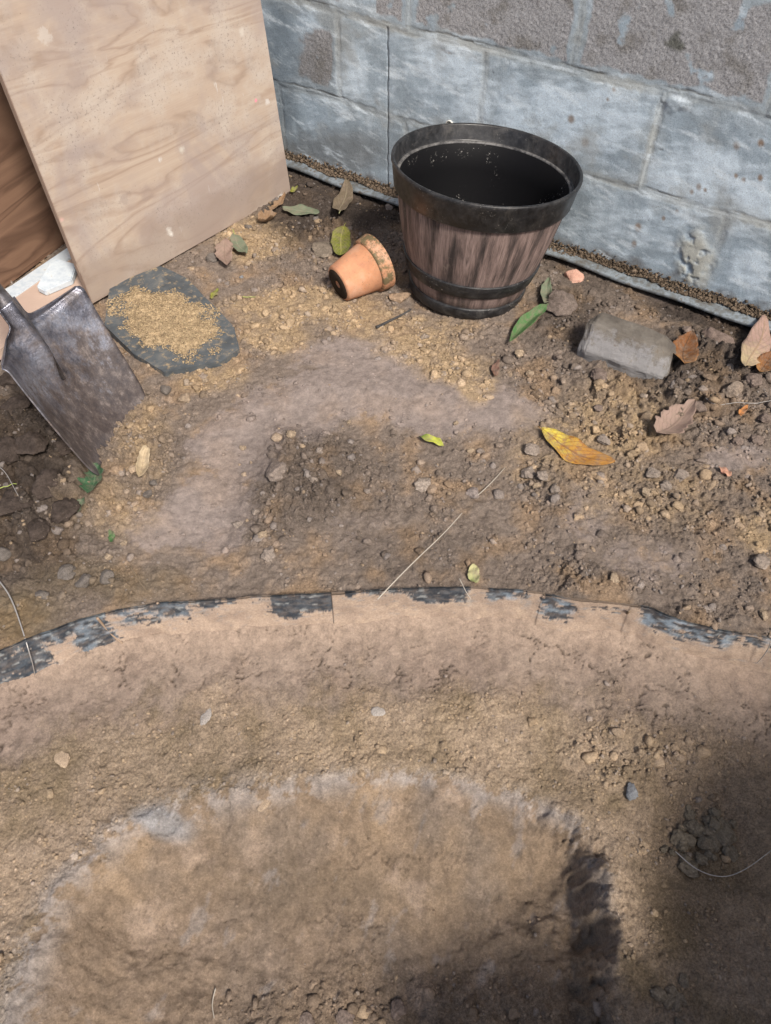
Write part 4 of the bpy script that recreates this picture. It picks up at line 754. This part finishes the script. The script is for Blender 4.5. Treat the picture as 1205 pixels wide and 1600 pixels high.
mLi = leaf_mat('leaf_lime', (.22, .36, .03), (.52, .55, .06), (.40, .50, .10)); mPa = leaf_mat('leaf_pale_yellow', (.38, .42, .16), (.50, .47, .23), (.46, .46, .25))
mOl = leaf_mat('leaf_olive_brown', (.20, .155, .10), (.17, .13, .085), (.30, .25, .16)); mYg = leaf_mat('leaf_mossy_yellow', (.28, .28, .035), (.20, .22, .03), (.42, .40, .10), (.12, .13, .03))
mBe = leaf_mat('leaf_beige', (.55, .43, .26), (.62, .50, .33), (.45, .33, .2)); mTa = leaf_mat('leaf_tan', (.33, .21, .12), (.28, .17, .09), (.18, .1, .05)); mEm = leaf_mat('leaf_emerald', (.055, .15, .065), (.045, .11, .055), (.10, .20, .10))
make_leaf('large yellow leaf turning orange brown lying on bare soil in the centre right', mY, (843, 679), (958, 729), .056, curl=.05, fold=.12, bend=-.06, petiole=.008, twist=.1)
make_leaf('peach and pale yellow leaf propped on clods at the right edge', mP, (1160, 594), (1188, 508), .058, curl=-.05, fold=-.1, tilt=R(18), lift=.010, petiole=.004)
make_leaf('orange brown curled leaf with dark hole right beside the grey stone block', mO, (1060, 588), (1072, 538), .056, curl=.2, fold=.25, lift=.006, ragged_=.3)
make_leaf('greyish pink dry leaf folded over clods below the grey stone block', mG, (1022, 690), (1083, 640), .060, curl=.12, fold=.35, ragged_=.5, lift=.007, peak=.35)
make_leaf('long narrow green leaf lying at the right foot of the planter', mGr, (850, 486), (791, 541), .030, curl=.10, fold=.55, petiole=.004, lift=.004, tilt=R(-12), twist=.4)
make_leaf('dull grey green leaf above the long green leaf', mDu, (848, 484), (857, 444), .026, curl=.1, fold=.4, lift=.008)
make_leaf('small glossy lime leaf alone on the crumbly soil near the centre', mLi, (655, 686), (693, 702), .015, curl=-.3, fold=.3, lift=.007, twist=.5)
make_leaf('pale yellow green leaf just above the edging strip', mPa, (741, 915), (740, 886), .020, curl=.1, fold=.1, ragged_=.3, lift=.004, shape=.6)
make_leaf('ragged emerald green leaf at the tip of the shovel', mEm, (140, 782), (160, 738), .034, curl=.2, fold=.5, ragged_=.9, lift=.006, shape=.7)
make_leaf('small bright green leaf scrap below the ragged emerald leaf', mEm, (118, 806), (136, 783), .016, curl=.1, fold=.4, ragged_=.5, lift=.006)
make_leaf('tiny green leaf scrap among pebbles left of the dusty patch', mGr, (178, 852), (174, 832), .011, curl=.1, fold=.3, ragged_=.4, lift=.005)
make_leaf('beige curled leaf with yellow base standing among pebbles by the shovel', mBe, (217, 752), (233, 706), .021, curl=.1, fold=.6, ragged_=.3, lift=.004, tilt=R(20), shape=.6)
make_leaf('grey brown half of a torn leaf near the pale board', mG, (352, 384), (356, 425), .042, curl=.15, fold=.3, ragged_=.4, lift=.007)
make_leaf('pale green leaf with long yellow stalk near the pale board', mDu, (368, 378), (385, 408), .034, curl=.1, fold=.15, ragged_=.3, lift=.010, petiole=.022, pcol=mLi)
make_leaf('oval grey green leaf lying past the bottom right corner of the pale board', mDu, (443, 331), (500, 339), .046, curl=.04, fold=.08, lift=.006, petiole=.0)
make_leaf('olive brown leaf with pale stalk lying behind the terracotta pot', mOl, (534, 352), (540, 300), .046, curl=.12, fold=.16, lift=.010, petiole=.018, pcol=mPa)
make_leaf('round mossy yellow leaf tucked behind the terracotta pot', mYg, (538, 364), (530, 408), .048, curl=.05, fold=.1, lift=.009, shape=.6, petiole=.01, pcol=mYg)
make_leaf('crumpled brown leaf at the bottom right corner of the pale board', mTa, (404, 352), (434, 342), .034, curl=.5, fold=.8, ragged_=.6, lift=.004)
make_leaf('pointed tan leaf scrap beside the crumpled brown leaf', mTa, (424, 340), (446, 313), .020, curl=.2, fold=.3, ragged_=.6, lift=.009)
make_leaf('yellow and black leaf scrap against the corner of the pale board', mYg, (455, 306), (466, 296), .014, curl=.3, fold=.5, ragged_=.5, lift=.005)
make_leaf('tiny orange leaf scrap in the clods at the right', leaf_mat('leaf_orange', (.55, .22, .06), (.5, .2, .05), (.3, .12, .04)), (1152, 657), (1164, 641), .012, curl=.2, fold=.3, lift=.006)
make_leaf('small salmon leaf lying on dusty ground at the right', leaf_mat('leaf_salmon', (.66, .36, .24), (.62, .30, .20), (.5, .25, .15)), (1141, 747), (1121, 733), .014, curl=.05, fold=.1, lift=.004)
make_leaf('dark brown leaf half hidden behind the peach leaf', mO, (1180, 590), (1210, 560), .04, curl=.2, fold=.3, lift=.004, ragged_=.3)
make_leaf('small flat reddish brown leaf lying right of the sandy arc', leaf_mat('leaf_red_brown', (.24, .13, .09), (.21, .115, .085), (.15, .09, .07)), (772, 592), (778, 566), .016, curl=.02, fold=.05, lift=.003)
make_leaf('yellowed small leaf scrap on soil between slate and pot', mYg, (330, 470), (342, 455), .014, curl=.1, fold=.2, ragged_=.5, lift=.003)

# ------------------------------------------------------------------ stalks, wires and twigs
def line_on(name, pts, rad, mt, label, cat, lift=.004, n=24, grp=None, arch=0., zs=None):
    P = smooth_line([(x, y) for x, y in pts], max(2, n//max(1, len(pts)-1))); Q = []
    zi = None if zs is None else np.interp(np.linspace(0, 1, len(P)), np.linspace(0, 1, len(zs)), zs)
    for i, (x, y) in enumerate(P):
        h = hit(x, y) if zs is None else px(x, y, zi[i]); k = i/(len(P)-1); Q.append(h+np.array([0, 0, lift+arch*math.sin(math.pi*k)]))
    Q = np.array(Q); z = Q[:, 2].copy(); zs_ = np.convolve(np.pad(z, 8, 'edge'), np.ones(17)/17, 'valid'); Q[:, 2] = zs_+.002; sm_ = lambda v: np.convolve(np.pad(v, 2, 'reflect', reflect_type='odd'), np.ones(5)/5, 'valid'); Q[:, 0] = sm_(Q[:, 0]); Q[:, 1] = sm_(Q[:, 1])
    loc = Q[0].copy(); r_ = rad*np.linspace(1, .55, len(Q)); o = tube(name, Q-loc, r_, mt, None, 6); o.location = loc; tag(o, label, cat, grp); return o
mS, nt, b = mat('dry_straw', .6, .3); b.inputs['Base Color'].default_value = (.42, .38, .32, 1)
mWi, nt, b = mat('pale_wire', .35, .5, .3); b.inputs['Base Color'].default_value = (.40, .38, .36, 1)
mB, nt, b = mat('twig_bark', .8, .2); b.inputs['Base Color'].default_value = (.20, .15, .10, 1)
mTw, nt, b = mat('tan_twig', .8, .2); b.inputs['Base Color'].default_value = (.34, .25, .18, 1)
mGs, nt, b = mat('green_stalk', .6, .3); b.inputs['Base Color'].default_value = (.36, .42, .12, 1)
line_on('grass_stalk', [(590, 938), (640, 885), (690, 838), (722, 803)], .0012, mS, 'long pale dry grass stalk resting on the edging and reaching up the soil', 'stalk', 0., zs=[.006, .010, .008, .006])
line_on('grass_stalk', [(745, 778), (770, 755), (789, 733)], .0010, mS, 'thin pale stalk continuing beyond the long grass stalk', 'stalk', .004)
line_on('wire', [(-8, 900), (18, 935), (38, 1000), (50, 1035), (62, 1064)], .0013, mWi, 'bent pale wire hanging over the edging strip at the left edge', 'wire', 0., zs=[.012, .014, .010, -.035, -.095])
line_on('wire', [(-5, 738), (15, 750), (33, 782)], .0009, mWi, 'thin pale curled fibre in the dark soil at the left edge', 'fibre', .012, arch=.01)
line_on('grass_stalk', [(-5, 775), (12, 769), (30, 763)], .0010, mGs, 'thin green grass stalk in the dark soil at the left edge', 'stalk', .012)
line_on('wire', [(1053, 1333), (1085, 1362), (1125, 1373), (1160, 1362), (1206, 1328)], .0009, mWi, 'thin pale curved wire beside the clods in the shaded hole', 'wire', .008)
line_on('wire', [(1098, 632), (1130, 640), (1170, 640), (1208, 632)], .0008, mWi, 'thin pale fibre across the clods at the right edge', 'fibre', .012)
line_on('twig', [(205, 888), (222, 915), (238, 935)], .0012, mB, 'thin brown twig on the soil above the edging at left', 'twig', .003)
line_on('twig', [(244, 938), (262, 962), (292, 990)], .0022, mTw, 'tan twig stuck to the clay face of the edging, right of its pair', 'twig', 0., zs=[.012, -.045, -.088])
line_on('twig', [(150, 962), (168, 985), (194, 1010)], .0024, mTw, 'tan twig stuck to the clay face of the edging, left of its pair', 'twig', 0., zs=[.010, -.045, -.088])
line_on('twig', [(588, 514), (612, 503), (642, 487)], .0035, stone_material('charred', (.03, .032, .036), (.09, .085, .08)), 'short charred black twig lying in front of the planter', 'twig', .003)
line_on('twig', [(718, 905), (728, 925), (736, 938)], .0009, mS, 'short straw poking over the edging beside the pale leaf', 'twig', 0., zs=[.012, .010, .004])
line_on('wire', [(1206, 985), (1190, 1010), (1160, 1045)], .0013, mB, 'dark root trailing over the clay at the right end of the edging', 'root', 0., zs=[.014, -.03, -.095])
line_on('wire', [(1206, 1003), (1195, 1022), (1180, 1040)], .0011, mWi, 'pale wire beside the dark root at the right end of the edging', 'wire', 0., zs=[.014, -.02, -.06])
line_on('root', [(985, 952), (975, 966), (966, 984)], .0022, mB, 'dark root groove over the clay face of the edging', 'root', 0., zs=[.004, -.045, -.085])
line_on('grass_stalk', [(380, 468), (400, 468)], .0010, mGs, 'short pale green stalk beside the slate slab', 'stalk', .005)
line_on('grass_stalk', [(338, 1545), (333, 1570), (336, 1592)], .0010, mS, 'short pale stalk in the bottom of the dug hole', 'stalk', .004)

# ------------------------------------------------------------------ stones, shards and clods one can point at
mBr = stone_material('brick_shard', (.50, .27, .20), (.62, .38, .29), 30); mGy = stone_material('grey_stone', (.11, .095, .083), (.185, .16, .14), 60, .95, 1.); mTn = stone_material('tan_stone', (.30, .225, .16), (.42, .32, .22), 40)
mBg = stone_material('blue_grey_stone', (.15, .16, .175), (.24, .245, .25), 40); mCh = stone_material('pale_chip', (.28, .25, .225), (.38, .345, .31), 50)
def put(name, x, y, size, seed, mt, label, cat, grp=None, sink=.25, rot=None, rough=.2, col=None, boxy=0.):
    p = hit(x, y); o = rock_mesh(name, size, seed, mt, rough, 4, boxy=boxy, col=col); o.location = (p[0], p[1], p[2]-size[2]*sink)
    o.rotation_euler = (0, 0, R(rot if rot is not None else (seed*77) % 360)); tag(o, label, cat, grp); return o
put('brick_shard', 898, 433, (.046, .058, .026), 3, mBr, 'pink broken brick shard between the planter and the flashing', 'brick shard', boxy=.3, rot=20)
put('brick_shard', 1128, 738, (.010, .010, .006), 4, mBr, 'tiny salmon chip beside the small salmon leaf', 'chip')
put('stone', 878, 480, (.075, .085, .05), 11, M_CRUMB, 'big brown clod between the planter and the grey stone block', 'clod', rough=.2, col=(.17, .135, .115))
put('stone', 625, 467, (.060, .040, .022), 12, M_CRUMB, 'flat tan clod between the terracotta pot and the planter', 'clod', rough=.16, col=(.33, .235, .16), rot=10)
put('stone', 505, 392, (.070, .075, .022), 13, M_CRUMB, 'flat grey brown stone behind the terracotta pot', 'stone', rough=.12, col=(.20, .165, .13))
put('stone', 333, 405, (.034, .030, .022), 14, mGy, 'small grey stone at the foot of the pale board', 'stone')
put('stone', 433, 740, (.052, .040, .026), 15, M_CRUMB, 'largest grey clod of the crumbly heap near the centre', 'clod', rough=.2, col=(.25, .205, .175))
put('stone', 662, 758, (.034, .036, .020), 16, M_CRUMB, 'pale grey clod in the middle of the basin', 'clod', col=(.32, .265, .22))
put('stone', 739, 772, (.030, .026, .018), 17, M_CRUMB, 'grey clod right of the pale clod in the basin', 'clod', col=(.25, .21, .19))
put('stone', 1120, 535, (.085, .070, .045), 18, M_CRUMB, 'big brown clod between the orange leaf and the peach leaf', 'clod', rough=.2, col=(.20, .15, .125))
put('stone', 1142, 612, (.050, .036, .030), 19, M_CRUMB, 'rounded tan clod below the peach leaf', 'clod', col=(.27, .215, .17))
put('stone', 985, 1240, (.018, .030, .014), 20, mBg, 'small grey stone on the shelf right of the pit', 'stone', rot=10, boxy=.2)
put('stone', 591, 1113, (.024, .018, .005), 21, mCh, 'pale grey pebble pressed in the shelf', 'stone', boxy=.2)
put('stone', 322, 1120, (.030, .016, .003), 22, mCh, 'flat pale flake of clay on the shelf', 'flake', sink=.1)
put('stone', 100, 1187, (.034, .028, .005), 23, mTn, 'flat tan flake on the dark soil at left of the shelf', 'flake', sink=.1)
put('stone', 413, 1258, (.026, .012, .004), 24, mTn, 'small tan flake beside the rim of the pit', 'flake', sink=.1)
put('stone', 232, 572, (.01, .01, .01), 25, mTn, 'pale grain under the edge of the slate slab', 'stone')
put('stone', 258, 612, (.026, .024, .018), 26, mGy, 'grey pebble below the slate slab', 'pebble')
put('stone', 289, 625, (.036, .028, .018), 27, M_CRUMB, 'tan clod right of the grey pebble below the slate', 'clod', col=(.30, .23, .165))
put('stone', 207, 735, (.018, .018, .014), 28, mTn, 'rounded tan pebble beside the beige curled leaf', 'pebble')
put('stone', 232, 775, (.022, .016, .014), 29, mGy, 'grey pebble below the beige curled leaf', 'pebble')
put('stone', 240, 757, (.016, .015, .012), 30, mGy, 'small dark grey pebble touching the beige curled leaf', 'pebble')
put('stone', 107, 897, (.034, .030, .022), 31, mGy, 'left one of three grey stones above the edging at left', 'stone')
put('stone', 132, 911, (.030, .030, .020), 32, mGy, 'middle one of three grey stones above the edging at left', 'stone')
put('stone', 168, 903, (.030, .026, .018), 33, mGy, 'right one of three grey stones above the edging at left', 'stone')
put('stone', 67, 930, (.018, .024, .014), 36, mGy, 'lone grey stone low at left above the edging', 'stone')
put('stone', 8, 868, (.030, .026, .018), 34, mGy, 'grey stone at the very left edge of the soil', 'stone')
put('stone', 925, 936, (.036, .018, .014), 35, M_CRUMB, 'clod lying against the top of the edging', 'clod', col=(.30, .245, .20))
put('stone', 388, 355, (.02, .016, .014), 37, mGy, 'small grey stone under the corner leaves of the pale board', 'stone')
put('stone', 378, 433, (.014, .010, .006), 38, mBg, 'small blue grey chip below the torn leaf', 'chip')
MARKS = {'beside the large yellow leaf': (895, 705), 'below the grey stone block': (960, 600), 'by the greyish pink leaf': (1050, 665), 'by the peach leaf': (1175, 560), 'in the dark soil under the shovel': (50, 690), 'in the dark soil left of the ragged green leaf': (60, 800), 'near the slate slab': (300, 570), 'in the crumbly heap of the basin': (470, 700), 'low in the basin above the edging': (400, 840), 'beside the small lime leaf': (700, 690), 'near the foot of the planter': (815, 565), 'at the right edge above the edging': (1190, 910), 'below the greyish pink leaf': (1040, 755), 'in the bottom of the dug hole': (550, 1590), 'beside the pebbles left of the dusty patch': (180, 860), 'on the ridge above the edging': (950, 910)}
_seen = {}
def clod_label(x, y, s, c):
    k = min(MARKS, key=lambda q: math.hypot(MARKS[q][0]-x, MARKS[q][1]-y)); mx_, my_ = MARKS[k]
    tone = {.26: 'grey', .33: 'tan', .20: 'brown', .065: 'dark brown'}[c[0]]; side = ('upper' if y < my_-4 else 'lower')+(' left' if x < mx_ else ' right')
    lab = f"{'large' if s > .032 else 'middling' if s > .019 else 'small'} {tone} clod {k}, {side}"; n = _seen[lab] = _seen.get(lab, 0)+1
    return lab if n == 1 else lab.rsplit(',', 1)[0]+(', further '+('left' if x < 60 else 'right'))
for i, (x, y, s, c) in enumerate([(420, 868, .030, 0), (412, 838, .020, 1), (400, 800, .016, 0), (370, 820, .018, 0), (455, 680, .02, 1), (500, 705, .016, 0), (545, 660, .012, 1), (1062, 746, .03, 0), (1018, 742, .03, 0), (1038, 760, .024, 0), (1010, 770, .02, 1), (868, 765, .024, 0), (830, 705, .03, 0), (825, 740, .028, 0), (850, 745, .026, 0), (838, 760, .016, 1), (942, 690, .026, 0), (1035, 575, .02, 0), (935, 590, .036, 2), (1090, 640, .040, 2), (1175, 600, .040, 2), (1195, 655, .03, 2), (1180, 690, .03, 2), (1075, 520, .03, 2), (812, 555, .024, 1), (828, 585, .020, 1), (20, 790, .07, 3), (75, 760, .06, 3), (50, 700, .06, 3), (100, 800, .05, 3), (15, 710, .06, 3), (30, 640, .055, 3), (60, 830, .045, 3), (20, 600, .05, 3), (100, 700, .045, 3), (575, 768, .014, 0), (490, 750, .016, 0), (530, 740, .014, 1), (1190, 880, .03, 0), (1192, 960, .022, 1), (540, 1595, .03, 2), (620, 1580, .028, 2), (480, 1598, .026, 2), (290, 545, .0, 0), (960, 905, .02, 1), (300, 600, .014, 1), (322, 596, .016, 1), (170, 870, .014, 1), (195, 850, .013, 1), (380, 700, .014, 1), (735, 705, .014, 1), (712, 662, .012, 1), (935, 640, .02, 2), (1150, 690, .026, 2)]):
    if s == 0: continue
    c = [(.26, .215, .18), (.33, .255, .18), (.20, .155, .13), (.065, .050, .042)][c]
    put('clod', x, y, (s*1.1, s*.95, s*.62), 100+i, M_CRUMB, clod_label(x, y, s, c), 'clod', 'loose clods of earth', rough=.26, col=c)
# pile of broken clods in the shaded part of the hole
for i in range(34):
    a_ = rng.uniform(0, 2*math.pi); q_ = math.sqrt(rng.uniform()); x = 1105+q_*62*math.cos(a_)-10; y = 1312+q_*52*math.sin(a_); s = rng.uniform(.012, .032)
    if i == 0: x, y, s = 1128, 1308, .042
    put('dry_clod', x, y, (s, s*.9, s*.6), 200+i, M_CRUMB, 'grey clod in the loose pile beside the curved wire in the shaded hole', 'clod', 'clods piled in the shaded hole', rough=.26, col=(.185, .155, .115), boxy=.15)
for i in range(12):
    x = 1045+rng.normal()*14; y = 1560+rng.normal()*28; s = rng.uniform(.012, .024)
    put('dry_clod', x, y, (s, s*.9, s*.6), 240+i, M_CRUMB, 'grey clod on the ledge right of the pit near the bottom of the photo', 'clod', 'clods on the ledge right of the pit', rough=.26, col=(.20, .165, .125))
# added unseen sheet on the right, shaped so its shade falls into the hole
mx, nt, b = mat('shade_sheet', .8, .2); b.inputs['Base Color'].default_value = (.35, .25, .17, 1); o = objc(nt); bump(nt, b, noise(nt, o, 60), .3, .002)
S_ = np.array([math.sin(SUN_AZ)*math.cos(SUN_EL), math.cos(SUN_AZ)*math.cos(SUN_EL), math.sin(SUN_EL)])
def sunward(x, y, yy):                                  # the place at depth yy whose shade reaches (x, y)
    p = px(x, y, -.13); return p+S_*((yy-p[1])/S_[1])
a_ = sunward(1010, 1600, -.10); b_ = sunward(1025, 1105, -.10); c_ = sunward(1300, 1085, -.10); dn = np.array([.35, 0, -.0])
th_ = np.array([0, -.015, 0]); ring = [a_, b_, c_, c_+np.array([.5, 0, 0]), np.array([c_[0]+.5, -.10, -.02]), np.array([a_[0], -.10, -.02])]
V = np.array(ring+[q+th_ for q in ring]); me = bpy.data.meshes.new('plywood_board'); me.from_pydata(V.tolist(), [], [list(range(6)), list(range(11, 5, -1))]+[[k, k+6, (k+1) % 6+6, (k+1) % 6] for k in range(6)])
sheet = bpy.data.objects.new('plywood_board', me); COL.objects.link(sheet); me.materials.append(mx); tag(sheet, 'added unseen shade blocker outside the view at the lower right, shading the hole', 'board')

p_ = [px(540, 1640, -.20), px(600, 1540, -.20), px(750, 1480, -.20), px(900, 1405, -.20), px(945, 1450, -.20), px(945, 1640, -.20)]  # outline of an added unseen board that shades the pit floor
ring = [q+S_*((-.14-q[1])/S_[1]) for q in p_]; ring = [np.array([ring[0][0], -.14, -.32])]+ring[1:5]+[np.array([ring[5][0], -.14, -.32])]; n_ = len(ring)
V = np.array(ring+[q+th_ for q in ring]); me = bpy.data.meshes.new('pit_shade_blocker'); me.from_pydata(V.tolist(), [], [list(range(n_)), list(range(2*n_-1, n_-1, -1))]+[[k, k+n_, (k+1) % n_+n_, (k+1) % n_] for k in range(n_)])
oc = bpy.data.objects.new('pit_shade_blocker', me); COL.objects.link(oc); me.materials.append(mx); tag(oc, 'added unseen shade blocker standing in the pit below the view', 'board')
